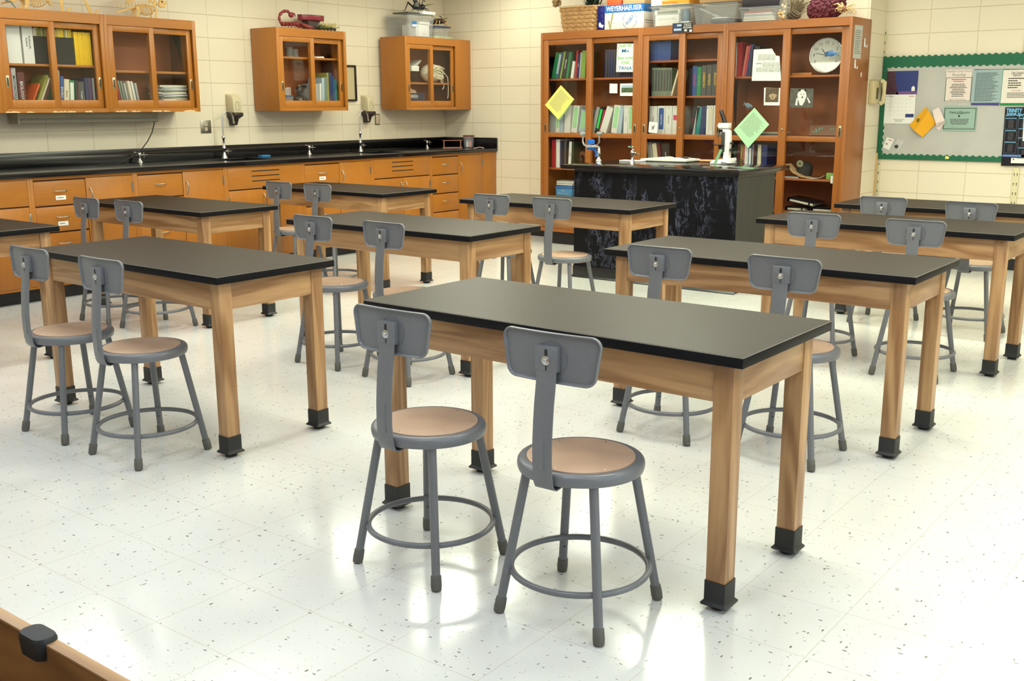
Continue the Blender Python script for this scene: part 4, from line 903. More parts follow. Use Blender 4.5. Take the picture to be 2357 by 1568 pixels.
t, P = sheet('paper_sheet', 'green sheet peeping out under the tilted yellow sheet', 'paper', V4, [(262, 975), (402, 1122), (238, 1354), (215, 1340)], DF, cm('lightgreen'))
t, P = sheet('paper_sheet', 'tilted yellow printed sheet taped to the left bookcase glass', 'paper', V4, [(250, 960), (398, 1118), (222, 1350), (70, 1185)], .0035, mat('yellow_paper', (240, 232, 120), .6))
print_on(t, P, (.12, .1, .9, .85), 22, grayink, 3)
t, P = sheet('paper_sheet', 'tilted mint green printed sheet taped to the right bookcase', 'paper', V5, [(473, 1215), (640, 1405), (400, 1672), (240, 1465)], .0035, mat('mint_paper', (178, 228, 180), .6))
print_on(t, P, (.1, .12, .9, .8), 20, grayink, 5)
t, P = sheet('hand_lettered_sheet', 'white sheet with green and blue hand-drawn letters inside the left bookcase door', 'paper', V4, [(885, 492), (1080, 492), (1070, 812), (872, 812)], DR, WHITE)
gi, bi = mat('marker_green', (100, 190, 60), .6), mat('marker_blue', (20, 120, 170), .6)
w_ = P[1][0]-P[0][0]
for txt, z, m_, k in (('Just let', .135, gi, .75), ('Me', .075, bi, .42), ('have some', .0, gi, .85), ('of that', -.05, gi, .5), ('TRNA', -.115, bi, .8)): text(t, txt, .046, m_, -.0, -.001, z*.86, width=w_*k, shear=.15, bold=.012)
b = BM()
for sg in (-1, 1): tube(b, [(sg*(w_*.43+.004*math.sin(k*1.9)), -.001, -.15+k*.0125) for k in range(25)], .0012, 5)
obj('doodle_line', b, mat('marker_brown', (120, 80, 80), .6), t)
t, P = sheet('note_card', 'small blank white note on the glass beside the lake picture', 'note', V4, [(800, 943), (888, 945), (886, 1053), (797, 1051)], DR-.002, WHITE)
t, P = sheet('picture_card', 'white card with a small green landscape picture on the glass', 'picture', V4, [(918, 943), (1083, 941), (1082, 1083), (916, 1082)], DR-.002, WHITE)
b = BM(); x0, z0, x1, z1 = P[0][0]*.8, P[2][1]*.42, P[1][0]*.8, P[0][1]*.65; box(b, x0, x1, -.0008, 0, z0, z1); obj('photo', b, mat('landscape_photo', (70, 92, 58), .5, var=.6, scale=60), t)
b = BM(); box(b, x0, x1, -.0010, -.0008, z1*.5, z1); obj('sky', b, cm('paleblue'), t)
b = BM(); box(b, x0, x1, -.0012, -.0008, z0-.0004, z0+.003); box(b, x0, x1, -.0012, -.0008, z1-.002, z1+.0004); obj('border', b, BLK, t)
t, P = sheet('sketch_note', 'square white note with a small ink drawing on the middle bookcase glass', 'note', V4, [(1247, 1372), (1340, 1382), (1335, 1503), (1236, 1492)], DF-.003, WHITE)
b = BM(); 
for k in range(5): r = random.Random(k); tube(b, [(r.uniform(-.03, .03)*.8, -.001, r.uniform(-.04, .04)*.8) for _ in range(4)], .0008, 5)
obj('ink_drawing', b, BLK, t)
t, P = sheet('comic_sheet', 'white sheet with a cut corner and rows of grey comic panels taped to the glass', 'paper', V5, [(465, 560), (670, 548), (715, 628), (755, 632), (775, 912), (442, 912)], DF-.003, WHITE)
q = lambda x, y: (S(*V5(x, y), 'B', DF, YL)[0]-t.location.x, S(*V5(x, y), 'B', DF, YL)[1]-t.location.z)
rows = [(515, 612, 715, 682, 4), (562, 702, 762, 752, 4), (488, 758, 768, 812, 4)]
b = BM(); g = BM(); rnd = random.Random(8)
for (x0, y0, x1, y1, n) in rows:
    for k in range(n):
        xa, za = q(x0+(x1-x0)*k/n+3, y0); xb, zb_ = q(x0+(x1-x0)*(k+1)/n-3, y1); quad(g, [(xa, -.0006, zb_), (xb, -.0006, zb_), (xb, -.0006, za), (xa, -.0006, za)])
        for j in range(5):
            cx, cz = rnd.uniform(xa, xb), rnd.uniform(zb_, (za+zb_)/2); ww, hh = rnd.uniform(.002, .006), rnd.uniform(.002, .008); quad(b, [(cx-ww/2, -.0009, cz-hh/2), (cx+ww/2, -.0009, cz-hh/2), (cx+ww/2, -.0009, cz+hh/2), (cx-ww/2, -.0009, cz+hh/2)])
obj('comic_panel', g, mat('newsprint', (196, 198, 192), .7), t); obj('ink_marks', b, grayink, t)
xx, zz = q(525, 717); text(t, 'oxTrot', .016, BLK, xx, -.001, zz, bold=.03)
t, P = sheet('instant_photo', 'white-framed square photo of a shaggy dog on the right bookcase', 'photo', V5, [(582, 990), (765, 992), (758, 1190), (578, 1188)], DF-.003, WHITE)
b = BM(); box(b, -.062, .062, -.0008, 0, -.048, .075); obj('picture', b, mat('dark_photo', (92, 76, 54), .5, var=.3, scale=30), t)
def dogface(t, cx, cz, s, m, m2):
    b = BM(); disc(b, s, -.0014, -.0008, 20, cx, cz); disc(b, s*.5, -.0016, -.0009, 16, cx-s*.9, cz+s*.3); disc(b, s*.5, -.0016, -.0009, 16, cx+s*.9, cz+s*.3); obj('dog', b, m, t)
    b = BM(); disc(b, s*.15, -.0019, -.0015, 10, cx-s*.35, cz+s*.2); disc(b, s*.15, -.0019, -.0015, 10, cx+s*.35, cz+s*.2); disc(b, s*.22, -.0019, -.0015, 10, cx, cz-s*.35); obj('dog_face', b, m2, t)
dogface(t, .008, .0, .026, mat('tan_fur_print', (176, 150, 120), .6), BLK)
t, P = sheet('dog_print', 'dark print of a white and black dog lying down, behind the right door', 'photo', V5, [(880, 995), (1142, 1000), (1130, 1215), (866, 1212)], DR, mat('grey_green_photo', (84, 84, 74), .5, var=.3, scale=25))
b = BM(); prism(b, [(-.02, .07), (.03, .07), (.045, .02), (.03, -.03), (.01, -.065), (-.012, -.06), (-.03, -.01), (-.04, .03)], -.0014, -.0008); prism(b, [(-.045, 0), (-.03, .0), (-.035, -.065), (-.055, -.06)], -.0014, -.0008); prism(b, [(.045, .01), (.06, .0), (.085, -.04), (.07, -.045)], -.0014, -.0008); obj('dog', b, mat('white_fur_print', (214, 212, 208), .6), t)
b = BM(); disc(b, .011, -.0019, -.0015, 12, -.02, .066); disc(b, .011, -.0019, -.0015, 12, .032, .066); disc(b, .004, -.0019, -.0015, 12, -.004, .03); disc(b, .004, -.0019, -.0015, 12, .018, .03); disc(b, .007, -.0019, -.0015, 12, .008, .006); obj('dog_patches', b, BLK, t)
def fish(label, V, c, l, m, rot, d=DF-.004):
    s_, z = S(*V(*c), 'B', d, YL); t = thing('fish_magnet', label, 'magnet', (s_, YL+d, z), rot=(0, rot, 0))
    b = BM(); ball(b, (0, -.004, 0), l/2, (1, .12, .5), 18); obj('body', b, m, t, smooth=60)
    b = BM(); prism(b, [(l*.4, 0), (l*.68, l*.2), (l*.6, 0), (l*.68, -l*.2)], -.006, -.002); prism(b, [(-l*.1, l*.2), (l*.15, l*.34), (l*.25, l*.17)], -.006, -.002); obj('fin', b, m, t, bevel=.001)
    b = BM(); disc(b, l*.05, -.014, -.008, 12, -l*.3, l*.06); obj('eye', b, BLK, t)
fish('blue fish decal stuck on the glass in front of the clock', V5, (1330, 605), .095, mat('fish_blue', (62, 104, 152), .35, var=.2), .05, DR-.002)
fish('dull blue and yellow fish magnet above the mint green sheet', V5, (412, 1195), .085, mat('fish_drab', (92, 108, 118), .5, var=.4, scale=40), .45+PI)

# ================================================================== demonstration desk
DX0, DX1, DY0, DY1, DZ = -4.94, -3.47, 7.27, 7.94, .935
mb = marble()
t = thing('demonstration_desk', 'black marbled demonstration desk with a thick dark top before the bookcases', 'desk', ((DX0+DX1)/2, (DY0+DY1)/2, 0))
hx, hy = (DX1-DX0)/2, (DY1-DY0)/2
b = BM(); box(b, -hx, hx, -hy, hy, .1, DZ-.04); obj('body', b, mb, t, bevel=.001)
b = BM(); box(b, hx+.0005, hx+.002, -hy+.001, hy, .1, DZ-.04); obj('side_panel', b, mat('grey_side_laminate', (42, 42, 40), .5, var=.25, scale=20, stretch=(1, 1, .06)), t, label='plain grey side panel')
b = BM(); box(b, -hx-.004, hx+.006, -hy-.006, hy, .0, .0985); prism(b, [(-hy-.006, 0), (-hy-.022, 0), (-hy-.006, .02)], -hx-.01, hx+.02, 'yz'); obj('base', b, rub, t, bevel=.002)
b = BM(); box(b, -hx-.11, hx+.03, -hy-.04, hy+.22, DZ-.034, DZ); obj('top', b, mat('desk_top', (20, 20, 22), .12, var=.1, scale=200), t, bevel=.003)
b = BM(); box(b, -hx+.01, hx-.01, -hy-.012, -hy, DZ-.052, DZ-.034); box(b, hx, hx+.014, -hy-.012, hy, DZ-.052, DZ-.034); obj('trim', b, rub, t)
D = lambda px, py: on(px, py, Z=DZ)
# eyewash station
p = on(1378, 371, Z=DZ); t = thing('eyewash', 'chrome double-headed eyewash with a blue tag on the marbled desk', 'eyewash', (p.x, p.y, DZ+.0005), .1)
b = BM(); lathe(b, [(.03, 0), (.027, .01), (.016, .02), (.014, .05), (.018, .055), (.018, .085), (.014, .09), (.014, .125)], n=18); obj('body', b, CHROME, t, smooth=50)
b = BM(); tube(b, [(0, 0, .12), (-.03, -.02, .125), (-.075, -.04, .13), (-.12, -.05, .14), (-.135, -.05, .165), (-.135, -.05, .215)], .0085, 10); tube(b, [(-.075, -.04, .13), (-.03, -.055, .128), (.015, -.055, .14), (.03, -.055, .165), (.03, -.055, .22)], .0085, 10); tube(b, [(-.10, -.044, .132), (-.05, -.044, .132)], .013, 10); obj('yoke', b, CHROME, t, smooth=60)
for x, z in ((-.135, .215), (.03, .22)):
    b = BM(); lathe(b, [(.012, 0), (.026, .012), (.028, .02), (.026, .03), (.018, .034), (0, .034)], (x, -.05, z), 18, False); obj('spray_head', b, mat('grey_cap', (150, 150, 144), .45), t, smooth=50)
b = BM(); prism(b, rrect(.075, .04, .004, 3, -.075, .165), -.012, -.009); prism(b, rrect(.085, .032, .004, 3, -.07, .11), -.012, -.009); prism(b, [(-.05, .10), (-.02, .10), (-.01, .04), (-.03, .035), (-.03, .07)], -.012, -.009); obj('tag', b, mat('blue_tag', (20, 104, 200), .35), t, bevel=.001)
# valve with green lever
p = on(1455, 374, Z=DZ); t = thing('gas_valve', 'chrome gas valve with a green-tipped lever on the marbled desk', 'gas valve', (p.x, p.y, DZ+.0005), 0)
b = BM(); turret(b, (0, 0, 0), .09); obj('body', b, CHROME, t, smooth=50)
b = BM(); tube(b, [(0, 0, .07), (.03, -.02, .08), (.05, -.02, .08)], [.011, .010, .007], 10); tube(b, [(.03, 0, .07), (.075, -.01, .072)], .006, 8); ball(b, (.012, -.01, .105), .013, (1, 1, .8), 12); obj('hose_nozzle', b, CHROME, t, smooth=60)
b = BM(); tube(b, [(.01, 0, .125), (-.035, -.01, .13)], [.008, .008], 10); o = obj('lever', b, CHROME, t, smooth=60); b = BM(); box(b, -.036, .0, -.016, .002, .134, .139); obj('lever_plate', b, mat('lever_green', (30, 130, 80), .4), o, bevel=.001)
# open book
p = D(1540, 371); t = thing('open_book', 'large white open book lying face up on the marbled desk', 'book', (p.x, p.y+.02, DZ+.0005), 0.0)
def leafblock(sg):
    pr = []
    for k in range(13):
        u = k/12; pr.append((sg*(u*.225), .012+.026*math.sin(min(1, u*1.7)*PI*.75)*(1-u*.55)))
    pr2 = [(sg*.225, .006), (0, .004)]
    return pr+pr2
for sg in (-1, 1):
    b = BM(); prism(b, leafblock(sg), -.13, .13); obj('pages', b, mat('page_white', (228, 228, 218), .6), t, smooth=30)
b = BM(); box(b, -.236, .236, -.14, .14, 0, .004); obj('cover', b, cm('black'), t, bevel=.001)
b = BM(); 
for k in range(3): ball(b, (-.02+.018*k, -.06+.02*k, .0365-.002*k), .012, (1, 1.6, .12), 8)
obj('green_print', b, mat('print_green', (50, 150, 120), .6), t)
b = BM(); box(b, .06, .17, 0, .09, .0325, .0335); obj('printed_picture', b, mat('print_dark', (50, 52, 54), .6), t)
p = D(1436, 362); b = BM(); box(b, -.1, .12, -.1, -.01, 0, .007); solo('notepad', b, WHITE, 'thin white pad lying behind the gas valve on the desk', 'notepad', (-4.86, 8.10, DZ+.0005), 0, bevel=.001)
p = D(1630, 372); b = BM(); box(b, -.13, .10, -.02, .13, 0, .009); solo('booklet', b, mat('orange_edge_booklet', (220, 170, 130), .6), 'flat booklet with an orange edge under the microscope arm', 'booklet', (p.x, p.y+.02, DZ+.0005), .1, bevel=.001)
# microscope
p = D(1655, 378); mw = mat('microscope_white', (236, 236, 232), .3); mk = mat('microscope_black', (22, 22, 24), .3)
t = thing('microscope', 'white microscope with black eyepiece tube at the right end of the marbled desk', 'microscope', (p.x+.0, p.y+.07, DZ+.0005), 0.0)
b = BM(); loft(b, [[(-.085, -.07, 0), (.085, -.07, 0), (.085, .09, 0), (-.085, .09, 0)], [(-.085, -.07, .012), (.085, -.07, .012), (.085, .09, .012), (-.085, .09, .012)], [(-.068, -.058, .03), (.08, -.065, .05), (.08, .085, .05), (-.068, .08, .03)]]); obj('base', b, mw, t, bevel=.004)
b = BM(); prism(b, [(.008, .04), (.055, .04), (.06, .2), (.055, .265), (.03, .29), (-.03, .29), (-.035, .275), (.0, .262), (.012, .24), (.012, .2)], -.022, .03); obj('arm', b, mw, t, bevel=.004)
b = BM(); box(b, -.042, .048, -.035, .035, .29, .333); obj('head', b, mw, t, bevel=.005)
b = BM(); tube(b, [(.005, 0, .333), (-.02, 0, .395), (-.034, 0, .43), (-.036, 0, .436)], [.02, .0165, .017, .013], 18); obj('eyepiece_tube', b, mk, t, smooth=50)
b = BM(); tube(b, [(-.022, 0, .28), (-.022, 0, .255)], [.03, .024], 18); obj('nosepiece', b, mk, t, smooth=50)
for (x, y) in ((-.04, -.008), (-.014, -.02), (-.01, .018)):
    b = BM(); tube(b, [(x*.8-.004, y*.8, .258), (x*1.1-.006, y*1.2, .228), (x*1.15-.006, y*1.25, .222)], [.011, .009, .006], 12); obj('objective', b, CHROME, t, smooth=50)
b = BM(); box(b, -.075, .02, -.045, .045, .150, .158); o = obj('stage', b, mk, t, bevel=.002); b = BM(); tube(b, [(-.03, 0, .15), (-.03, 0, .12)], [.018, .014], 14); tube(b, [(-.03, 0, .12), (-.01, 0, .105), (.0, 0, .075), (.0, 0, .05)], [.014, .03, .026, .02], 14); obj('condenser', b, mk, o, smooth=50)
b = BM(); box(b, -.01, .02, -.03, -.02, .1, .26); obj('rack', b, mat('microscope_dark', (60, 58, 56), .4), t, bevel=.001)
for z, r in ((.115, .019), (.17, .012)):
    b = BM(); tube(b, [(.055, 0, z), (.07, 0, z), (.072, 0, z), (.09, 0, z)], [.006, .006, r, r*.9], 18); obj('focus_knob', b, mk, t, smooth=50)
b = BM(); tube(b, [(.02, -.071, .015), (.03, -.085, .014), (.09, -.08, .006), (.14, -.04, .006), (.17, .02, .03), (.13, .05, .045), (.10, .03, .02), (.14, .0, .008), (.18, .03, .006), (.15, .07, .01), (.10, .08, .03), (.09, .07, .045)], .0035, 8); obj('power_cord', b, mk, t, smooth=60)
p = D(1720, 388); b = BM(); prism(b, [(.05*math.cos(a), .04*math.sin(a)) for a in [k*PI/8 for k in range(9)]], 0, .001, 'xy'); solo('paper_scrap', b, cm('lightgreen'), 'pale green paper scrap on the right end of the desk top', 'paper', (p.x, p.y, DZ+.0005))
# the slide card leaning behind the microscope
p = D(1632, 366); b = BM(); box(b, -.012, .012, 0, .002, 0, .13); solo('green_card', b, mat('card_green', (126, 172, 130), .5), 'narrow green card leaning behind the microscope', 'card', (-3.98, 7.9, DZ+.006), rot=(0, .42, 0))

# ================================================================== things on the worktop
p = on(612, 361, Z=CT); b = BM(); box(b, -.05, .05, -.03, .03, 0, .016); solo('sponge', b, mat('sponge_blue', (40, 120, 180), .9, bump=.6, scale=200), 'flat blue sponge beside the big sink on the worktop', 'sponge', (p.x-.02, p.y, CT+.0005), PI/2, bevel=.002)
pk = mat('pinkish_wood', (156, 104, 88), .6)
p0 = on(1028, 341, Z=CT); p1 = on(1071, 340, Z=CT); t = thing('test_tube_rack', 'low pinkish wooden rack at the corner end of the worktop', 'rack', (-7.84, 9.09, CT+.0005), .87)
b = BM(); box(b, -.11, .11, -.04, .04, 0, .012); o = obj('base_board', b, pk, t, bevel=.001); b = BM(); box(b, -.11, .11, -.012, .012, .082, .09); obj('top_bar', b, pk, t, bevel=.001)
for x in (-.095, .095): b = BM(); lathe(b, [(.007, .012), (.008, .03), (.005, .045), (.008, .06), (.007, .082)], (x, 0, 0), 12); obj('post', b, pk, t, smooth=50)
(t) = thing('clear_jar', 'clear plastic jar with a dark red rim holding small bottles at the corner', 'jar', (-7.765, 9.287, CT+.0005), PI/2)
b = BM(); lathe(b, [(.052, 0), (.056, .01), (.062, .13), (.060, .13), (.054, .012), (.0, .006)], n=28, cap=False); obj('body', b, plastic_clear(), t, smooth=50)
b = BM(); lathe(b, [(.064, .125), (.066, .13), (.066, .138), (.062, .14), (.06, .13)], n=28); obj('rim', b, mat('rim_red', (120, 50, 46), .5), t, smooth=50)
for k, (x, c, lab) in enumerate(((-.02, 'white', 'small white bottle inside the clear jar'), (.025, 'pink', 'small pink bottle inside the clear jar'))):
    b = BM(); lathe(b, [(.016, .0), (.017, .004), (.017, .055), (.008, .066), (.008, .078), (.0, .08)], n=16, cap=False); solo('bottle', b, mat('bottle_'+c, (222, 220, 214) if k == 0 else (210, 120, 120), .4), lab, 'bottle', (-7.765+x*.7, 9.287+x*.3, CT+.009), 0, smooth=50)
p = on(1130, 340, Z=CT); b = BM(); tube(b, [(-.03, -.05, .004), (.01, -.02, .01), (-.01, .03, .014), (.03, .06, .004), (.0, .09, .004)], .004, 8); solo('twisted_wire', b, mat('red_white_wire', (220, 170, 160), .5), 'short twisted pale and red wire at the very end of the worktop', 'wire', (-7.55, 9.20, CT+.0005), 0, smooth=60)
# black cord from the lamp under the cabinet over the gas valve
P_ = [on(353, 268, X=-8.12), on(355, 285, X=-8.12), on(350, 305, X=-8.11), on(340, 325, X=-8.10), on(325, 345, X=-8.06), on(300, 362, X=-8.02), on(275, 373, X=-7.98)]
P_ = [Vector(q) for q in P_]; P_[-1].z = CT+.006; P_[-2].z = max(P_[-2].z, CT+.02); P_.append(Vector((-7.9, P_[-1].y-.1, CT+.006))); P_.append(Vector((-7.88, P_[-1].y-.16, CT+.006)))
c0 = P_[-1].copy(); b = BM(); tube(b, [q-c0 for q in P_], .0045, 8); solo('power_cord', b, mat('cord_black', (26, 24, 26), .4), 'black cord hanging from the under-cabinet lamp across the gas valve', 'cord', c0, smooth=60)
# fluorescent lamp under the left cabinets
y0 = on(30, 275, X=-8.1).y; y1 = on(353, 275, X=-8.1).y
lm = mat('beige_enamel', (176, 168, 142), .5, var=.15, scale=8)
t = thing('under_cabinet_lamp', 'unlit beige fluorescent batten under the left wall cabinets', 'lamp', (-8.1, (y0+y1)/2, 1.30), PI/2); W = (y1-y0)/2
b = BM(); box(b, -W, W, -.07, .07, .03, .071); obj('housing', b, lm, t, bevel=.003)
b = BM(); prism(b, [(-.07, .03), (-.085, -.005), (-.075, -.008), (-.06, .03)], -W+.02, W-.01, 'yz'); obj('reflector', b, mat('reflector_grey', (160, 156, 140), .4), t)
b = BM(); tube(b, [(-W+.03, -.03, .012), (W-.03, -.03, .012)], .012, 12); obj('tube', b, mat('tube_white', (220, 220, 214), .3), t, smooth=60)
for x in (-W+.01, W-.01): b = BM(); box(b, x-.01, x+.01, -.072, .06, -.012, .03); obj('end_cap', b, lm, t, bevel=.002)
# soap dispensers
sb, sd = mat('soap_beige', (206, 194, 160), .4), mat('soap_dark', (52, 42, 42), .35)
for k, (px, lab) in enumerate(((541, 'beige soap dispenser with a hand outline left of the scorpion cabinet'), (849, 'beige soap dispenser with a hand outline left of the corner cabinet'))):
    y = on(px, 248, X=-8.14).y; t = thing('soap_dispenser', lab, 'soap dispenser', (XW+.001, y, 1.245), PI/2); w_ = .058
    b = BM(); loft(b, [[(-w_, 0, .115), (w_, 0, .115), (w_*.8, -.10, .115), (-w_*.8, -.10, .115)], [(-w_, 0, .27), (w_, 0, .27), (w_*.8, -.09, .255), (-w_*.8, -.09, .255)], [(-w_*.95, 0, .285), (w_*.95, 0, .285), (w_*.75, -.06, .275), (-w_*.75, -.06, .275)]]); obj('body', b, sb, t, bevel=.005)
    b = BM(); loft(b, [[(-w_*.6, 0, 0), (w_*.5, 0, 0), (w_*.4, -.05, .0), (-w_*.5, -.05, 0)], [(-w_*.6, 0, .05), (w_*.6, 0, .05), (w_*.5, -.07, .055), (-w_*.5, -.07, .055)], [(-w_, 0, .085), (w_, 0, .085), (w_*.85, -.115, .085), (-w_*.85, -.115, .085)], [(-w_, 0, .1145), (w_, 0, .1145), (w_*.85, -.112, .1145), (-w_*.85, -.112, .1145)]]); obj('push_lever', b, sd, t, bevel=.003)
    b = BM(); hand = [(-.018, .135), (.012, .135), (.022, .155), (.030, .17), (.026, .18), (.016, .172), (.016, .205), (.011, .21), (.006, .205), (.005, .215), (-.001, .218), (-.004, .213), (-.010, .213), (-.012, .205), (-.019, .203), (-.021, .19), (-.023, .165)]
    tube(b, [(x, -.1005+(z-.115)*.07+.0, z) for x, z in hand+hand[:1]], .0011, 5); obj('hand_outline', b, BLK, t)
# outlets
t = thing('outlet', 'double steel wall outlet left of the soap dispenser', 'outlet', (XW+.001, on(473, 286, X=XW).y, 1.235), PI/2); b = BM(); box(b, -.057, .057, -.005, 0, -.058, .058); obj('plate', b, STEEL, t, bevel=.002)
for zz in (.022, -.022):
    b = BM(); prism(b, rrect(.034, .03, .01, 4, 0, zz), -.0065, -.005); o = obj('socket', b, mat('socket_ivory', (206, 186, 160), .5), t); b = BM()
    for x in (-.007, .007): box(b, x-.0012, x+.0012, -.0072, -.0065, zz-.002, zz+.009)
    disc(b, .0028, -.0072, -.0065, 10, 0, zz-.009); obj('slot', b, BLK, o)
t = thing('outlet', 'narrow dark-edged wall switch right of the right soap dispenser', 'outlet', (XW+.001, on(868, 277, X=XW).y, 1.275), PI/2); b = BM(); box(b, -.035, .035, -.006, 0, -.058, .058); obj('plate', b, mat('plate_dark', (88, 78, 60), .4), t, bevel=.003); b = BM(); box(b, -.026, .026, -.0075, -.006, -.048, .048); obj('insert', b, mat('socket_ivory'), t, bevel=.002)
# framed board between cabinets
ya, yb = on(795, 190, X=XW+.02).y, on(821, 190, X=XW+.02).y; z1_, z0_ = on(810, 150, X=XW+.02).z, on(812, 233, X=XW+.02).z
t = thing('framed_board', 'thin black frame with a blank cream panel right of the small cabinet', 'frame', (XW+.001, (yb-.3+yb)/2, (z0_+z1_)/2), PI/2); H_ = (z1_-z0_)/2
b = BM(); fw = .018; box(b, -.15, .15, -.02, 0, H_-fw, H_); box(b, -.15, .15, -.02, 0, -H_, -H_+fw); box(b, -.15, -.15+fw, -.02, 0, -H_+fw, H_-fw); box(b, .15-fw, .15, -.02, 0, -H_+fw, H_-fw); obj('frame', b, mat('frame_black', (36, 28, 26), .35), t, bevel=.0015); b = BM(); box(b, -.15+fw, .15-fw, -.006, -.002, -H_+fw, H_-fw); obj('panel', b, mat('panel_cream', (196, 182, 144), .5), t)

# ================================================================== on top of the wall cabinets
ply = mat('model_plywood', (226, 186, 112), .6, var=.12, scale=30)
def skeleton(label, y, flip, sc, kind, x=-8.0):
    """plywood dinosaur kit standing on the cabinet, seen from the side"""
    t = thing('dinosaur_skeleton', label, 'model', (x, y, 2.1305), PI/2); s = sc; f = flip; T_ = .0022
    def pl(name, pts, y0, m=ply, th=T_): b = BM(); prism(b, [(f*p*s, q*s) for p, q in pts], y0-th, y0+th); return obj(name, b, m, t, bevel=.0008)
    pl('spine', [(-.28, .045), (-.2, .07), (-.1, .10), (0, .115), (.08, .12), (.14, .15), (.15, .145), (.09, .108), (0, .10), (-.1, .085), (-.2, .055), (-.28, .03)], 0)
    for k in range(9):
        u = -.09+k*.022; h = .055*math.sin(PI*(k+1.5)/11)
        b = BM(); r_ = ring(b, (0, 0, 0), h*.8*s, .003, 20, 6); xf(b, r_, Matrix.Translation((f*u*s, 0, (.10-h*.45)*s)) @ Matrix.Rotation(PI/2, 4, 'Y') @ Matrix.Diagonal((1, .75, 1, 1))); obj('rib', b, ply, t, smooth=60)
    for k in range(12): u = -.26+k*.034; pl('vertebra', [(u-.004, .07+.05*math.sin((u+.3)*4)), (u+.004, .07+.05*math.sin((u+.3)*4)), (u+.002, .10+.05*math.sin((u+.3)*4)), (u-.005, .10+.05*math.sin((u+.3)*4))], 0)
    for sg in (-1, 1):
        pl('leg', [(-.11, .10), (-.08, .09), (-.075, .05), (-.1, .03), (-.08, .006), (-.06, .0), (-.11, 0), (-.12, .03), (-.1, .052), (-.115, .08)], sg*.035*s)
        if kind == 'quad': pl('leg', [(.07, .10), (.095, .09), (.09, .05), (.08, .03), (.1, 0), (.065, 0), (.065, .03), (.075, .055)], sg*.035*s)
        else: pl('arm', [(.08, .09), (.10, .07), (.115, .05), (.125, .052), (.11, .075), (.09, .1)], sg*.02*s)
    pl('skull', [(.13, .12), (.14, .165), (.165, .175), (.205, .16), (.215, .14), (.2, .13), (.175, .135), (.165, .128), (.195, .122), (.205, .112), (.18, .105), (.15, .105)], 0, th=.006); b = BM(); disc(b, .008*s, -.0085, .0085, 12, f*.165*s, .155*s); obj('eye_hole', b, BLK, t)
yy = lambda px, py: on(px, py, X=-8.0).y
skeleton('plywood dinosaur skeleton with ribs and open-jawed skull on the far left cabinet', yy(85, 15), 1, 1.0, 'biped')
skeleton('plywood stegosaur skeleton facing right on the second wall cabinet', yy(335, 25), 1, .98, 'quad')
for o in [o for o in bpy.data.objects if o.get('label', '').startswith('plywood stegosaur')]:
    for k in range(8):
        u = -.15+.035*k; zz = .125+.05*math.sin(PI*k/7); b = BM(); prism(b, [(u-.02, zz-.01), (u+.02, zz-.01), (u+.004, zz+.05), (u-.008, zz+.045)], -.002 if k % 2 else .006, .002 if k % 2 else .010); obj('back_plate', b, ply, o)
t = thing('antler_model', 'tall plywood frame with curved legs and claws between the two skeletons', 'model', (-7.95, yy(165, 20), 2.1305), PI/2)
for pts in ([(-.12, 0), (-.125, .10), (-.10, .13), (-.03, .16), (.02, .2), (.04, .19), (-.02, .14), (-.095, .11), (-.10, .0)], [(.12, 0), (.10, .05), (.08, .10), (.085, .2), (.10, .2), (.10, .11), (.13, .05), (.16, .0)]):
    b = BM(); prism(b, pts, -.003, .003); obj('leg', b, ply, t, bevel=.001)
for x in (-.05, .19):
    b = BM(); prism(b, [(x-.02, 0), (x-.025, .02), (x-.01, .038), (x+.015, .04), (x+.022, .025), (x+.01, .03), (x-.008, .022), (x-.01, 0)], -.003, .003); obj('claw', b, ply, t)
t = thing('wing_model', 'thin pale and grey-green plastic wings at the left edge above the far left cabinet', 'model', (-7.95, yy(6, 10), 2.1305), PI/2)
b = BM(); tube(b, [(-.12, 0, .07), (-.03, 0, .075), (.04, 0, .05), (.08, 0, .0)], [.004, .006, .006, .003], 8); obj('rim', b, mat('model_graygreen', (110, 124, 112), .4), t, smooth=60); b = BM(); prism(b, [(-.05, .08), (-.02, .13), (.0, .16), (.05, .09), (.07, .05), (.02, .07)], -.003, .003); obj('wing', b, ply, t)
# scorpion
sc = mat('scorpion_red', (128, 44, 44), .4, var=.2, scale=30); VS = view(600, 0, 11.785)
Q = lambda x, y, X=-7.92: on(*VS(x, y), X=X)
o0 = Q(900, 720, -7.92); o0.z = 2.131
t = thing('scorpion_model', 'dark red scorpion model with a high curled tail on the small cabinet', 'model', o0)
tail = [(560, 640, 34), (510, 560, 38), (500, 430, 42), (580, 320, 42), (710, 290, 40), (770, 340, 26)]
for i, (x, y, r) in enumerate(tail):
    nx, ny, _ = tail[i+1] if i < len(tail)-1 else (820, 400, 0); c = Q(x, y); n = Q(nx, ny); d = (n-c); L_ = max(.02, d.length*.6)
    b = BM(); u, v = frame_of(d); dd = d.normalized(); R3 = Matrix((u, v, dd)).transposed().to_4x4(); ball(b, c+d*.5-o0, .0145*r/40, (1, 1, L_/(.0145*r/40)), 12, R3); obj('tail_segment', b, sc, t, smooth=60)
b = BM(); c = Q(825, 405)-o0; ball(b, c, .026, (1, 1.1, .95), 14); tube(b, [c+Vector((0, .012, .014)), Q(900, 370)-o0, Q(935, 405)-o0, Q(925, 470)-o0], [.012, .008, .005, .0015], 8); obj('stinger', b, sc, t, smooth=60)
for i in range(6): c = Q(600+i*75, 650)-o0; b = BM(); ball(b, c, .024, (1.2, .85, .85), 12); obj('body_segment', b, sc, t, smooth=60)
b = BM(); ball(b, Q(1040, 680)-o0, .03, (1.1, 1.5, .7), 14); obj('head', b, sc, t, smooth=60)
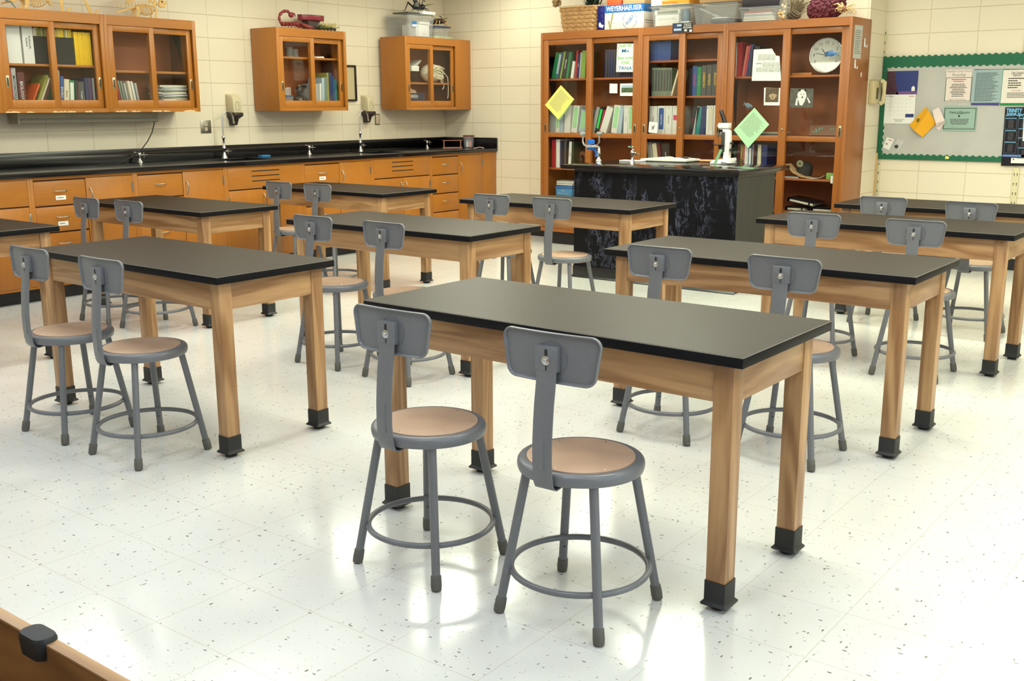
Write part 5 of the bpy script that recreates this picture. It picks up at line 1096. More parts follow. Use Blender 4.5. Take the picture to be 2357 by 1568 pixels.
for i in range(4):
    x = 620+i*85
    for sg in (-1, 1): b = BM(); c = Q(x, 660)-o0; tube(b, [c, c+Vector((sg*.03, .01, .012)), c+Vector((sg*.055, .02, -c.z+.002))], [.005, .004, .002], 6); obj('leg', b, sc, t, smooth=60)
for sg, X in ((1, -7.86), (-1, -8.02)):
    b = BM(); pts = [Q(1010, 660, -7.92)-o0, Q(1110, 640, X)-o0, Q(1180, 680, X)-o0, Q(1260, 720, X)-o0]; tube(b, pts, [.008, .010, .014, .020], 10)
    e = pts[-1]; tube(b, [e, e+Vector((.01, .05, -.005)), e+Vector((.005, .085, -.018))], [.018, .011, .002], 8); tube(b, [e, e+Vector((.012, .02, -.016)), e+Vector((.012, .045, -.03 if sg > 0 else -.024))], [.014, .008, .002], 8); obj('claw', b, sc, t, smooth=60)
c = Q(1350, 640, -8.06); t = thing('pedestal_dish', 'dark red dish with a pale rim on a dark block behind the scorpion', 'dish', (-8.05, c.y, 2.1305), PI/2)
b = BM(); box(b, -.075, .075, -.05, .05, 0, .10); obj('block', b, mat('block_brown', (72, 56, 52), .6, var=.3, scale=40), t, bevel=.002)
prof = [(.15, .10), (.15, .145)]; b = BM(); loft(b, [[(.155*math.cos(a)*k, .085*math.sin(a)*k, z) for a in [i*PI/4+PI/8 for i in range(8)]] for k, z in ((.98, .10), (1.0, .148))]); obj('tray', b, mat('tray_red', (140, 32, 48), .4), t, bevel=.001)
b = BM(); loft(b, [[(.155*math.cos(a)*k, .085*math.sin(a)*k, z) for a in [i*PI/4+PI/8 for i in range(8)]] for k, z in ((1.06, .1485), (1.07, .152))]); obj('rim', b, mat('rim_pale', (210, 214, 206), .4), t)
c = Q(1720, 700, -7.95); t = thing('furry_caterpillar', 'yellow and dark green bristly caterpillar model at the right end of the small cabinet', 'model', (-7.93, c.y, 2.1305), PI/2)
for k in range(5): b = BM(); ball(b, (-.06+.045*k, 0, .035-.003*k), .03-.003*k, (1, .9, .9), 10); obj('segment', b, mat('model_darkgreen', (52, 66, 44), .6), t, smooth=60)
rnd = random.Random(5); b = BM()
for k in range(90):
    x = rnd.uniform(-.09, .14); a = rnd.uniform(-.2, PI+.2); l = rnd.uniform(.03, .055); c = Vector((x, 0, .035)); e = Vector((rnd.uniform(-.5, .5), math.cos(a), abs(math.sin(a)))).normalized()
    tube(b, [c+e*.02, c+e*(.02+l*.6), c+e*(.02+l)+Vector((0, 0, -.006))], [.002, .0016, .0006], 4)
o = obj('bristles', b, mat('bristle_yellow', (206, 196, 96), .6), t); o['kind'] = 'stuff'
# corner cabinet: tote, boxes and insect models
cl = plastic_clear()
def tote(label, loc, rz, w0, w1, dd, h, lid=None, m=cl, mlid=None, name='storage_tote'):
    t = thing(name, label, 'tote', loc, rz)
    def rr(w_, e, z): return [(p, q+dd/2, z) for p, q in rrect(w_, e, .02, 4)]
    b = BM(); loft(b, [rr(w0, dd*.92, 0), rr(w1, dd, h-.012), rr(w1+.012, dd+.012, h-.012), rr(w1+.012, dd+.012, h), rr(w1-.006, dd-.006, h), rr(w0-.006, dd*.92-.006, .004)], True, True)
    obj('tub', b, m, t, smooth=35)
    if lid: b = BM(); loft(b, [rr(w1+.022, dd+.022, h-.008), rr(w1+.022, dd+.022, h+.004), rr(w1, dd, h+.006), rr(w1-.03, dd-.03, h+lid)]); obj('lid', b, mlid or m, t, smooth=35)
    return t
VC = view(870, 0, 11.224); Qc = lambda x, y, X=-7.85: on(*VC(x, y), X=X)
ya, yb = Qc(290, 940, -8.0).y, Qc(1375, 940, -7.85).y
t = tote('clear plastic tote with a white carton inside on the corner cabinet', (-7.82, 8.60, 2.1305), PI/2, .37, .42, .34, .215, .02)
b = BM(); box(b, -.15, -.08, -.0015, -.0005, .10, .155); o = obj('label', b, mat('label_blue', (36, 112, 176), .5), t); b = BM(); box(b, -.148, -.082, -.002, -.0015, .102, .125); obj('label_field', b, WHITE, o)
b = BM(); box(b, -.07, .14, .02, .22, .008, .13); tt = thing('carton', 'white printed carton seen through the clear tote on the corner cabinet', 'carton', t.location, PI/2); obj('body', b, WHITE, tt, bevel=.001)
b = BM(); lines_bm(b, -.055, -.03, .02, .12, 6, .019, seed=1); lines_bm(b, .03, .08, .03, .045, 2, .019, seed=2); obj('print', b, grayink, tt)
b = BM(); box(b, -.02, .145, .015, .2, .135, .16); solo('carton', b, WHITE, 'flat white carton lying on the printed carton inside the clear tote', 'carton', t.location, PI/2, bevel=.001)
b = BM(); box(b, -.19, .02, 0, .22, 0, .012); solo('binder_sheet', b, mat('clear_edge', (70, 72, 70), .3), 'thin dark folder lying on the lid of the clear tote', 'folder', (-7.84, 8.60, 2.1305+.237), PI/2, bevel=.001)
b = BM(); box(b, 0, .2, 0, .2, 0, .03); solo('white_box', b, WHITE, 'flat white box lying on the lid of the clear tote', 'box', (-7.80, 8.60, 2.1305+.2365), PI/2, bevel=.0015)
ik = mat('insect_black', (26, 26, 30), .35); ig = mat('insect_brown', (74, 54, 48), .5, var=.3, scale=30); iy = mat('insect_yellow', (226, 176, 72), .5); ol = mat('insect_olive', (110, 112, 60), .5)
t = thing('cricket_model', 'large black cricket model on top of the clear tote', 'model', (-7.9, 8.62, 2.398), PI/2)
b = BM(); ball(b, (0, 0, .045), .03, (2.6, 1, 1), 16); obj('abdomen', b, ik, t, smooth=60); b = BM(); ball(b, (.085, 0, .05), .03, (1.1, 1, 1), 14); obj('head', b, ik, t, smooth=60)
b = BM(); prism(b, [(.06, .07), (-.06, .125), (-.075, .115), (-.07, .10), (-.02, .065)], -.012, -.004); obj('wing', b, ik, t, bevel=.002); b = BM(); prism(b, [(.03, .075), (-.025, .15), (-.018, .15), (.045, .08)], .01, .014); obj('wing', b, ik, t)
for sg in (-1, 1):
    b = BM(); tube(b, [(-.02, sg*.03, .04), (-.09, sg*.05, .09), (-.10, sg*.055, .055), (-.13, sg*.06, .003), (-.15, sg*.06, .003)], [.008, .011, .006, .004, .003], 8); obj('leg', b, ik, t, smooth=60)
    for x in (.05, .09): b = BM(); tube(b, [(x, sg*.025, .035), (x+.02, sg*.05, .03), (x+.035, sg*.06, .002)], [.006, .004, .003], 8); obj('leg', b, ik, t, smooth=60)
    b = BM(); tube(b, [(.10, sg*.01, .06), (.16, sg*.02, .075), (.23, sg*.03, .09)], [.004, .004, .003], 6); obj('antenna', b, ol, t, smooth=60)
b = BM(); tube(b, [(.08, 0, .075), (.09, 0, .115), (.11, 0, .12), (.125, 0, .11)], [.004, .004, .005, .005], 8); tube(b, [(.04, 0, .07), (.04, 0, .12)], .003, 6); obj('feeler', b, ik, t, smooth=60)
b = BM()
for k in range(4): tube(b, [(-.09, -.05, .05+.012*k), (-.05, -.058, .045+.012*k), (-.03, -.05, .05+.012*k)], .0022, 5)
obj('wing_case', b, mat('insect_pale', (190, 190, 184), .5), t)
t = tote('shallow clear tub with a blue lid at the right end of the corner cabinet', (-7.86, 8.98, 2.159), PI/2, .22, .25, .2, .10, .008, mlid=cm('navy'))
b = BM(); box(b, -.14, .17, .0, .22, 0, .028); solo('card_folder', b, mat('pale_green_card', (170, 184, 160), .6, var=.2), 'stack of pale green folders under the shallow clear tub', 'folder', (-7.86, 8.98, 2.1305), PI/2, bevel=.002)
t = thing('wasp_model', 'brown winged insect model with yellow legs on the shallow blue-lidded tub', 'model', (-7.93, 9.0, 2.27), PI/2)
b = BM(); ball(b, (0, 0, .05), .032, (1.3, 1.4, 1), 14); obj('thorax', b, ig, t, smooth=60); b = BM(); ball(b, (.01, -.05, .045), .024, (1, 1, .95), 12); obj('head', b, ig, t, smooth=60); b = BM(); ball(b, (-.03, .06, .045), .03, (1, 1.6, .9), 12); obj('abdomen', b, ig, t, smooth=60)
for sg in (-1, 1):
    b = BM(); prism(b, [(sg*.02, .07), (sg*.07, .085), (sg*.15, .125 if sg < 0 else .10), (sg*.155, .118 if sg < 0 else .094), (sg*.08, .07), (sg*.025, .058)], -.004, .0); obj('wing', b, ol, t, bevel=.001)
    for j, y in enumerate((-.05, -.01)):
        b = BM(); tube(b, [(sg*.02, y, .045), (sg*.055, y-.01, .05)], [.008, .006], 8); obj('leg', b, ig, t, smooth=60); b = BM(); tube(b, [(sg*.055, y-.01, .05), (sg*(.075+.02*j), y-.02, .003)], [.006, .003], 8); obj('leg', b, iy, t, smooth=60)
b = BM(); tube(b, [(-.01, -.05, .07), (-.03, -.06, .095), (-.06, -.06, .098)], [.006, .006, .004], 8); obj('feeler', b, ig, t, smooth=60)

# ================================================================== on top of the bookcases
ZT = 2.1305
wk = mat('basket_splint', (176, 134, 84), .6, var=.25, scale=45)
t = thing('woven_basket', 'woven splint basket at the left end of the bookcase tops', 'basket', (-6.06, 9.09, ZT))
rows, n = 6, 32
for r in range(rows):
    b = BM(); z0, z1 = r*.038+.002, (r+1)*.038
    for layer in range(1):
        ri = []
        for zz, o_ in ((z0, -.002), (z0+.006, .0), ((z0+z1)/2, .0015), (z1-.006, .0), (z1, -.002)):
            k = 1+.16*zz/.23; pts = []
            base = rrect(.40*k, .26*k, .05, 7); m_ = len(base); per = []
            for i in range(m_):
                q = base[(i+1) % m_]; st_ = 12 if math.hypot(q[0]-base[i][0], q[1]-base[i][1]) > .05 else 1
                for j in range(st_): per.append((base[i][0]+(q[0]-base[i][0])*j/st_, base[i][1]+(q[1]-base[i][1])*j/st_))
            acc = 0
            for i, (x, y) in enumerate(per):
                if i: acc += math.hypot(x-per[i-1][0], y-per[i-1][1])
                w__ = .009*math.sin(acc/.075*2*PI*.5*2+(PI if r % 2 else 0)); l = math.hypot(x, y); pts.append((x+x/l*(w__+o_), y+y/l*(w__+o_), zz))
            ri.append(pts)
        loft(b, ri, True, False)
    obj('splint_row', b, wk, t, smooth=50)
b = BM()
for i in range(26):
    a = 2*PI*i/26; 
    x, y = .19*math.cos(a), .12*math.sin(a); k = 1/max(abs(x)/.185, abs(y)/.122); x *= k; y *= k; tube(b, [(x*.98, y*.98, 0), (x*1.15, y*1.15, .232)], .006, 4)
obj('stake', b, mat('basket_stake', (150, 108, 66), .7), t)
b = BM(); tube(b, [(x*1.19, y*1.2, .232) for x, y in rrect(.385, .25, .05, 5)]+[(rrect(.385, .25, .05, 5)[0][0]*1.19, rrect(.385, .25, .05, 5)[0][1]*1.2, .232)], .009, 8); obj('rim', b, wk, t, smooth=60)
t = thing('artificial_plant', 'dark green artificial plant standing in the woven basket', 'plant', (-5.98, 9.09, ZT+.01)); rnd = random.Random(3); b = BM()
for k in range(70):
    a = rnd.uniform(0, 2*PI); r0 = rnd.uniform(0, .06); h = rnd.uniform(.2, .36); rr_ = rnd.uniform(.03, .16); c = Vector((r0*math.cos(a), r0*math.sin(a)*.6, .17)); e = Vector((rr_*math.cos(a), rr_*math.sin(a)*.6, h)); sd_ = Vector((-math.sin(a), math.cos(a), 0))*.012
    m1 = c.lerp(e, .5)+Vector((0, 0, .03)); quad(b, [c-sd_*.3, m1-sd_, m1+sd_, c+sd_*.3]); quad(b, [m1-sd_, e-sd_*.2, e+sd_*.2, m1+sd_])
tube(b, [(-.03, 0, 0), (-.02, 0, .2)], .008, 6)
o = obj('leaves', b, mat('leaf_dark', (22, 40, 32), .5), t); o['kind'] = 'stuff'
t = thing('dried_flower', 'dried tan flower head leaning over the left rim of the basket', 'flower', (-6.33, 8.97, ZT+.29)); b = BM(); rnd = random.Random(6)
for k in range(34): e = Vector((rnd.gauss(0, 1), rnd.gauss(0, 1), rnd.gauss(0, 1))).normalized(); ball(b, e*.035, .016, (1, .6, 1), 6)
obj('petals', b, mat('dried_tan', (150, 120, 76), .8, var=.3), t, smooth=60); b = BM(); tube(b, [(.0, 0, 0), (.03, .02, -.05), (.08, .05, -.06)], .004, 6); obj('stem', b, mat('dried_tan'), t)
b = BM(); loft(b, [[(p, q, z) for p, q in rrect(w_, .2, .012, 3)] for w_, z in ((.09, 0), (.098, .06), (.092, .12), (.096, .18), (.086, .225))]); t = thing('foil_bag', 'shiny dark blue foil bag standing between the basket and the paper box', 'bag', (-5.786, 9.05, ZT)); obj('bag', b, mat('blue_foil', (34, 38, 120), .22, .5, bump=.8, scale=25), t, smooth=50)
b = BM(); prism(b, [(-.02, .03), (.02, .02), (.035, .045), (.01, .05), (-.01, .075), (-.025, .06)], -.102, -.1005); obj('white_mark', b, WHITE, t)
def carton(name, label, x0, x1, y, dd, z, h, m, cat='box'):
    t = thing(name, label, cat, ((x0+x1)/2, y, z)); b = BM(); W = (x1-x0)/2; box(b, -W, W, 0, dd, 0, h); obj('box', b, m, t, bevel=.0015); return t, W
cw = mat('carton_white', (226, 224, 214), .55); cb = mat('carton_blue', (18, 100, 176), .45)
t, W = carton('paper_box', 'white copy-paper carton with a blue lettered band on the bookcase', -5.727, -5.292, 8.925, .29, ZT, .222, cw)
b = BM(); box(b, -W-.0006, W+.0006, -.0006, .2906, .152, .2226); o = obj('blue_band', b, cb, t); text(o, 'WEYERHAEUSER', .062, WHITE, -.002, -.0016, .187, width=.40, bold=.02)
for pts in ([(-.178, .0), (-.17, 0), (-.135, .148), (-.155, .148)], [(-.178, 0), (-.172, 0), (-.182, .085), (-.198, .07)]): b = BM(); prism(b, [(x+.02, z+.002) for x, z in pts], -.0012, 0); obj('gold_check', b, mat('gold_print', (150, 140, 90), .5), t)
b = BM(); 
for k in range(44):
    a = k/44*2*PI; 
    if k % 11 in (0, 1): continue
    u = Vector((math.cos(a), 0, math.sin(a))); q_ = Vector((.065, -.001, .074)); v = Vector((-u.z, 0, u.x)); quad(b, [q_+u*.07, q_+u*.083+v*.003, q_+u*.085+v*.008, q_+u*.072+v*.005])
obj('wreath_print', b, cb, t); b = BM(); r_ = ring(b, (0, 0, 0), .064, .0009, 40, 4); xf(b, r_, Matrix.Translation((.065, -.0005, .074)) @ Matrix.Rotation(PI/2, 4, 'X')); obj('seal_ring', b, grayink, t)
text(t, 'HUSKY', .05, cb, .066, -.0016, .076, rot=.75, width=.11, bold=.015)
e = text(t, 'HUSKY', .045, grayink, 0, 0, 0, width=.12); e.rotation_euler = (0, 0, PI/2); e.location = (W+.0016, .13, .187); e.name = 'side_lettering'
b = BM(); box(b, W, W+.0008, .03, .2, .07, .075); box(b, W, W+.0008, .03, .2, .05, .053); obj('side_print', b, cm('navy'), t)
carton('orange_box', 'orange and white carton on top of the copy-paper box', -5.715, -5.56, 8.94, .2, ZT+.2235, .09, mat('carton_orange', (222, 88, 40), .5))
carton('tan_box', 'tan cardboard box beside the orange one on the copy-paper box', -5.54, -5.30, 8.95, .24, ZT+.2235, .10, mat('cardboard', (186, 150, 104), .7))
# three clear totes
Qb = lambda V, x, y, Y=8.93: on(*V(x, y), Y=Y)
def btote(label, V, xl, xr, yt, dd=.3, lid=.012):
    a, c = Qb(V, xl, yt+60).x, Qb(V, xr, yt+60).x; h = max(.08, Qb(V, (xl+xr)/2, yt).z-ZT)
    c -= .03; return tote(label, ((a+c)/2, 8.925, ZT), 0, (c-a)*.9, (c-a), dd, h, lid), (a+c)/2, (c-a), h
t1, x1_, w1_, h1 = btote('clear tote holding white cartons and a blue jar on the bookcase', V9, 160, 1010, 125)
def inner(name, label, cat, xc, x0, x1, y0, y1, z0, z1, m, ytop=8.925):
    t = thing(name, label, cat, (xc, ytop, ZT)); b = BM(); box(b, x0, x1, y0, y1, z0, z1); obj('box', b, m, t, bevel=.001); return t
t = inner('white_carton', 'lower white carton with spaced lettering inside the first clear tote', 'carton', x1_, -w1_*.40, w1_*.20, .02, .2, .008, .105, cw); text(t, 'E D V O T E K', .028, grayink, -w1_*.10, .0185, .065, width=w1_*.46)
t = inner('white_carton', 'flat white carton with a green strip, upper one in the first clear tote', 'carton', x1_, -w1_*.42, w1_*.22, .018, .2, .108, .148, cw); b = BM(); box(b, -w1_*.35, w1_*.17, .0168, .0178, .113, .142); o = obj('green_strip', b, mat('dull_green_strip', (110, 130, 100), .5), t); text(o, 'THE STORY OF THE NEWT', .02, mat('strip_red', (150, 60, 60), .5), -w1_*.09, .0162, .1275, width=w1_*.42)
t = thing('blue_jar', 'blue plastic jar with a white base inside the first clear tote', 'jar', (x1_+w1_*.32, 9.0, ZT+.008)); b = BM(); lathe(b, [(.034, .035), (.036, .04), (.036, .12), (.03, .13), (.03, .145), (0, .146)], n=20, cap=False); obj('body', b, mat('jar_blue', (54, 104, 130), .25), t, smooth=50); b = BM(); box(b, -.045, .045, -.03, .03, 0, .034); obj('base', b, WHITE, t)
t, W = carton('white_box', 'white and yellow box with red lettering on the first clear tote', x1_-w1_*.5, x1_+w1_*.46, 8.93, .26, ZT+h1+.0135, .12, cw); b = BM(); box(b, -W*.42, W+.0006, -.0008, .2606, .006, .042); o = obj('yellow_band', b, mat('band_yellow', (240, 160, 24), .5), t); text(o, 'Natural Science', .026, mat('band_red', (196, 60, 30), .5), .0, -.0018, .022, width=W*.8); text(t, "WARD'S", .05, mat('ward_red', (200, 30, 50), .5), .02, -.001, .064, width=W*.95, bold=.05)
t2, x2_, w2_, h2 = btote('clear tote full of crumpled papers and a black folder on the bookcase', V9, 1005, 1935, 70)
rnd = random.Random(9)
t = thing('crumpled_paper', 'crumpled white paper filling the left of the second clear tote', 'paper', (x2_-w2_*.12, 8.96, ZT+.008)); b = BM(); g = 10
V_ = [[b.verts.new((-.13+.26*i/g, .2*j/g, .02+.12*(1-i/g)+rnd.uniform(-.012, .012))) for j in range(g+1)] for i in range(g+1)]
for i in range(g):
    for j in range(g): b.faces.new((V_[i][j], V_[i+1][j], V_[i+1][j+1], V_[i][j+1]))
obj('sheet', b, WHITE, t)
t = inner('black_folder', 'black folder with a white edge lying in the second clear tote', 'folder', x2_, -w2_*.1, w2_*.38, .02, .24, .008, .045, bind); b = BM(); box(b, -w2_*.06, w2_*.3, .018, .24, .046, .055); obj('papers', b, WHITE, t)
carton('cardboard_box', 'plain brown cardboard box on the lid of the second clear tote', x2_-w2_*.36, x2_+w2_*.44, 8.94, .26, ZT+h2+.0135, .1, mat('cardboard'))
t3, x3_, w3_, h3 = btote('low clear tote packed with white papers, third from the left on the bookcases', V10, 245, 800, 95, lid=.010)
for k in range(6): b = BM(); box(b, -w3_*.40, w3_*(.40-.02*k), .02, .27, 0, .0125); solo('paper_pile', b, cm(['white', 'cream', 'white', 'gray', 'white', 'salmon'][k]), 'flat bundle of papers inside the third clear tote', 'papers', (x3_, 8.93, ZT+.008+k*.0135), rnd.uniform(-.03, .03), 'paper bundles in the third tote', bevel=.002)
t, W = carton('dark_book_box', 'dark boxed book with a red top on the lid of the third clear tote', x3_-w3_*.46, x3_+w3_*.5, 8.95, .24, ZT+h3+.0125, .075, mat('box_dark', (42, 34, 44), .5)); b = BM(); box(b, -W, W, 0, .24, .0755, .09); obj('red_top', b, mat('box_red', (130, 40, 36), .5), t)
# bouquet in cellophane, cones, sponge, dried vine
X0 = lambda x, y=240: Qb(V10, x, y, 8.99).x
t = thing('dried_bouquet', 'dried bouquet of tan and cream pods wrapped in cellophane on the bookcase', 'bouquet', (X0(845), 9.0, ZT)); rnd = random.Random(11)
for k in range(34):
    h = rnd.uniform(.0, .22); x = -.035+rnd.uniform(-.02, .035)+h*.1; b = BM(); ball(b, (x, rnd.uniform(-.03, .03), .018+h), rnd.uniform(.010, .02), (1, 1, 1.1), 8); obj('pod', b, mat(*[('pod_tan', (196, 160, 106), .7), ('pod_cream', (216, 200, 160), .7), ('pod_brown', (128, 92, 58), .7)][k % 3]), t, smooth=60)
b = BM(); loft(b, [[(r*math.cos(a)*(1+.12*math.sin(5*a))+h*.12-.03, r*.8*math.sin(a), h) for a in [i*PI/10 for i in range(20)]] for r, h in ((.02, 0), (.045, .03), (.035, .09), (.05, .15), (.035, .22), (.055, .28))], True, False); obj('cellophane', b, plastic_clear('cellophane', (225, 225, 215), .22), t, smooth=60)
t = thing('dried_grass', 'grey feathery dried grass behind the cellophane bouquet', 'dried grass', (X0(900), 9.12, ZT)); b = BM()
for k in range(160):
    a = rnd.uniform(-.3, 1.0); l = rnd.uniform(.1, .2); c = Vector((rnd.uniform(-.03, .03), rnd.uniform(-.03, .03), rnd.uniform(0, .1))); tube(b, [c, c+Vector((math.sin(a)*l*.5, 0, math.cos(a)*l*.6)), c+Vector((math.sin(a)*l, rnd.uniform(-.02, .02), math.cos(a)*l*.9))], [.002, .0016, .0008], 4)
o = obj('blades', b, mat('grass_grey', (128, 112, 84), .8), t); o['kind'] = 'stuff'
t = thing('pine_cone', 'grey-brown pine cone lying between the bouquet and the maroon coral', 'pine cone', (X0(1000), 8.97, ZT+.035)); b = BM()
for k in range(60):
    u = k/60; a = k*2.4; r = .036*math.sin(PI*(.12+.8*u)); ball(b, (-.055+.11*u, r*math.cos(a), r*math.sin(a)), .012, (1, 1, .7), 6)
obj('scales', b, mat('cone_brown', (92, 78, 60), .8, var=.3), t, smooth=60)
t = thing('coral_lump', 'large knobbly maroon coral-like lump on the right bookcase', 'coral', (X0(1350), 9.10, ZT)); b = BM(); rnd = random.Random(12)
ball(b, (0, 0, .105), .12, (1.25, .9, .95), 20)
for k in range(420):
    e = Vector((rnd.gauss(0, 1), rnd.gauss(0, 1), rnd.gauss(0, 1))).normalized()
    if e.y > .5 or e.z < -.75: continue
    p_ = Vector((e.x*.152, e.y*.108, .105+e.z*.115)); 
    ball(b, p_, rnd.uniform(.011, .017), (1, 1, 1), 6)
for v in b.verts:
    if v.co.z < .001: v.co.z = .001
    v.co.x += (v.co.z-.1)*.25
obj('lump', b, mat('coral_maroon', (98, 40, 54), .75, bump=.5, scale=60), t, smooth=60)
t = thing('dried_vine', 'beige twisted dried roots curling at the right end of the bookcase tops', 'dried plant', (X0(1660), 9.0, ZT)); rnd = random.Random(13); vm = mat('vine_beige', (196, 168, 116), .7)
for k in range(12):
    a0 = rnd.uniform(0, PI); r = rnd.uniform(.04, .085); yo = rnd.uniform(-.03, .03); cx = rnd.uniform(-.03, .06)
    b = BM(); tube(b, [(cx+r*math.cos(a0+u*.28), yo+.01*math.sin(u), max(.006, .02+r*.9*abs(math.sin(a0*.3+u*.28)))) for u in range(9)], [.006-.0004*u for u in range(9)], 6); obj('root', b, vm, t, smooth=60)
for x1, z1 in ((-.10, .115), (.10, .10), (-.04, .12), (.07, .075)): b = BM(); tube(b, [(.0, -.01, .07), (x1*.6, -.01, z1), (x1, 0, z1-.005)], [.009, .008, .002], 6); obj('root', b, vm, t, smooth=60)
b = BM(); ball(b, (0, -.01, .07), .025, (1.3, 1, .9), 8); obj('knot', b, mat('vine_brown', (128, 84, 60), .7), t, smooth=60)
# small black card box on the top rail
a, c = Qb(V9, 590, 560, 8.905), Qb(V9, 992, 560, 8.905); H1 = Qb(V9, 790, 460, 8.905).z; H0 = Qb(V9, 790, 655, 8.905).z
t = thing('display_card', 'small dark blue and black printed card hung on the middle bookcase top rail', 'card', ((a.x+c.x)/2, 8.9065, (H0+H1)/2)); W = (c.x-a.x)/2; H = (H1-H0)/2
b = BM(); box(b, -W, W, 0, .003, -H, H); obj('card', b, BLK, t); b = BM(); box(b, -W*.95, -W*.05, -.001, 0, -H*.9, H*.85); obj('blue_panel', b, cm('navy'), t)
b = BM(); box(b, -W*.55, -W*.1, -.0015, -.001, H*.35, H*.75); box(b, -W*.85, -W*.1, -.0015, -.001, -H*.55, -H*.1); obj('panel_print', b, cm('paleblue'), t)
text(t, 'Proud to be\nan American\nCytogeneticist', .016, WHITE, W*.5, -.0012, H*.35, width=W*.85, bold=.03)
b = BM(); box(b, W*.2, W*.45, -.001, 0, -H*.75, -H*.35); box(b, W*.7, W*.95, -.001, 0, -H*.9, -H*.45); obj('emblem', b, WHITE, t)
# on the side of the right bookcase
XS = -3.277
b = BM(); prism(b, [(8.965, 2.065), (9.158, 2.067), (9.146, 1.794), (8.965, 1.795)], XS, XS+.001, 'yz'); c0 = Vector((XS, 9.06, 1.93)); bmesh.ops.translate(b, verts=b.verts, vec=-c0)
t = thing('paper_sheet', 'grey printed sheet taped to the side of the right bookcase', 'paper', c0); obj('sheet', b, mat('grey_paper', (196, 196, 190), .6), t)
b = BM(); lines_bm(b, -.07, .07, -.1, .1, 12, -.0015, seed=4); bmesh.ops.transform(b, matrix=Matrix.Rotation(PI/2, 4, 'Z'), verts=b.verts); bmesh.ops.translate(b, verts=b.verts, vec=(.0004, 0, 0)); obj('print', b, grayink, t)
for (y, z, lab) in ((9.216, 1.932, 'upper white plastic hook on the side of the right bookcase'), (9.02, 1.75, 'lower white plastic hook, below the sheet on the bookcase side')):
    t = thing('adhesive_hook', lab, 'hook', (XS, y, z)); b = BM(); prism(b, rrect(.022, .075, .010, 4, 0, 0), 0, .005, 'yz'); obj('plate', b, WHITE, t, bevel=.001); b = BM(); tube(b, [(.005, 0, .0), (.008, 0, -.035), (.022, 0, -.04), (.026, 0, -.02)], .004, 8); obj('hook', b, WHITE, t, smooth=60)
b = BM(); box(b, 0, .001, -.012, .012, -.018, .018); solo('sticker', b, WHITE, 'tiny white sticker on the bookcase side above the telephone', 'sticker', (XS, 9.19, 1.665))
# telephone on the return wall
ph = mat('phone_ivory', (206, 190, 146), .35)
t = thing('telephone', 'ivory wall telephone with a hanging handset beside the notice board', 'telephone', (XRET+.001, 9.56, 1.52))
b = BM(); box(b, 0, .045, -.09, .09, -.10, .10); obj('body', b, ph, t, bevel=.006); b = BM(); box(b, .045, .047, -.02, .03, -.06, .04); obj('dial_panel', b, mat('phone_dark', (90, 84, 64), .5), t)
b = BM(); tube(b, [(.06, .055, .095), (.085, .055, .085), (.088, .055, .0), (.085, .055, -.085), (.06, .055, -.095)], [.024, .022, .016, .022, .024], 12); obj('handset', b, ph, t, smooth=60)
# slotted shelf standards
iv = mat('standard_ivory', (214, 204, 164), .45)
def standard(label, x, z0, z1, Y=YB2):
    t = thing('shelf_standard', label, 'shelf standard', (x, Y-.0005, z0)); b = BM(); box(b, -.024, .024, -.012, 0, 0, z1-z0); obj('rail', b, iv, t, bevel=.001); b = BM(); k = 0
    z = .03
    while z < z1-z0-.02:
        for sx in (-.012, .012): box(b, sx-.004, sx+.004, -.0128, -.0118, z+.006, z+.013); box(b, sx-.0022, sx+.0022, -.0128, -.0118, z-.01, z+.006)
        z += .082
    obj('slots', b, BLK, t)
xs = lambda px, py: on(px, py, Y=YB2).x
standard('ivory slotted shelf rail above the left end of the notice board', xs(2035.5, 90), 1.84, 2.06); standard('ivory slotted shelf rail below the left end of the notice board', xs(2018, 420), .60, .90); standard('ivory slotted shelf rail below the blue and black poster', xs(2336, 430), .30, .88)
standard('ivory slotted shelf rail at the top right edge of the picture', xs(2368, 60), 1.84, 2.2)
b = BM(); box(b, -.012, .012, -.01, 0, 0, .45); solo('yardstick', b, mat('ruler_wood', (202, 170, 120), .5), 'wooden ruler strip standing at the lower left corner of the notice board', 'ruler', (xs(2013, 400)+.015, YB2-.022, .53), bevel=.001)

# ================================================================== notice board
BX0, BZ0, BZ1, BX1 = XRET+.004, .925, 1.835, -1.35
t = thing('notice_board', 'grey paper notice board with a scalloped dark green border', 'notice board', ((BX0+BX1)/2, YB2-.001, (BZ0+BZ1)/2)); cx, cz = (BX0+BX1)/2, (BZ0+BZ1)/2; hw, hh = (BX1-BX0)/2, (BZ1-BZ0)/2
b = BM(); box(b, -hw+.02, hw, -.018, 0, -hh+.015, hh-.03); obj('backing', b, mat('grey_craft_paper', (182, 181, 176), .8, var=.05, scale=5), t)
gb = mat('border_green', (8, 96, 64), .6, var=.08, scale=80)
def scallop(L_, wd, y, both=False, ph=0):
    n = int(L_/.0115); top = []; bot = []
    for i in range(n+1):
        x = L_*i/n; w_ = .0075*math.sin(2*PI*x/.055+ph); top.append((x, wd+w_)); bot.append((x, 0))
    b = BM(); T = [[b.verts.new((x, yy_, z)) for (x, z) in top] for yy_ in (y, y+.001)]; B_ = [[b.verts.new((x, yy_, z)) for (x, z) in bot] for yy_ in (y, y+.001)]
    for i in range(n): b.faces.new((B_[0][i], B_[0][i+1], T[0][i+1], T[0][i])); b.faces.new((T[0][i], T[0][i+1], T[1][i+1], T[1][i])); b.faces.new((B_[1][i], T[1][i], T[1][i+1], B_[1][i+1]))
    return b
b = scallop(2*hw, .05, -.0195); bmesh.ops.translate(b, verts=b.verts, vec=(-hw, 0, hh-.052)); obj('border_strip', b, gb, t)
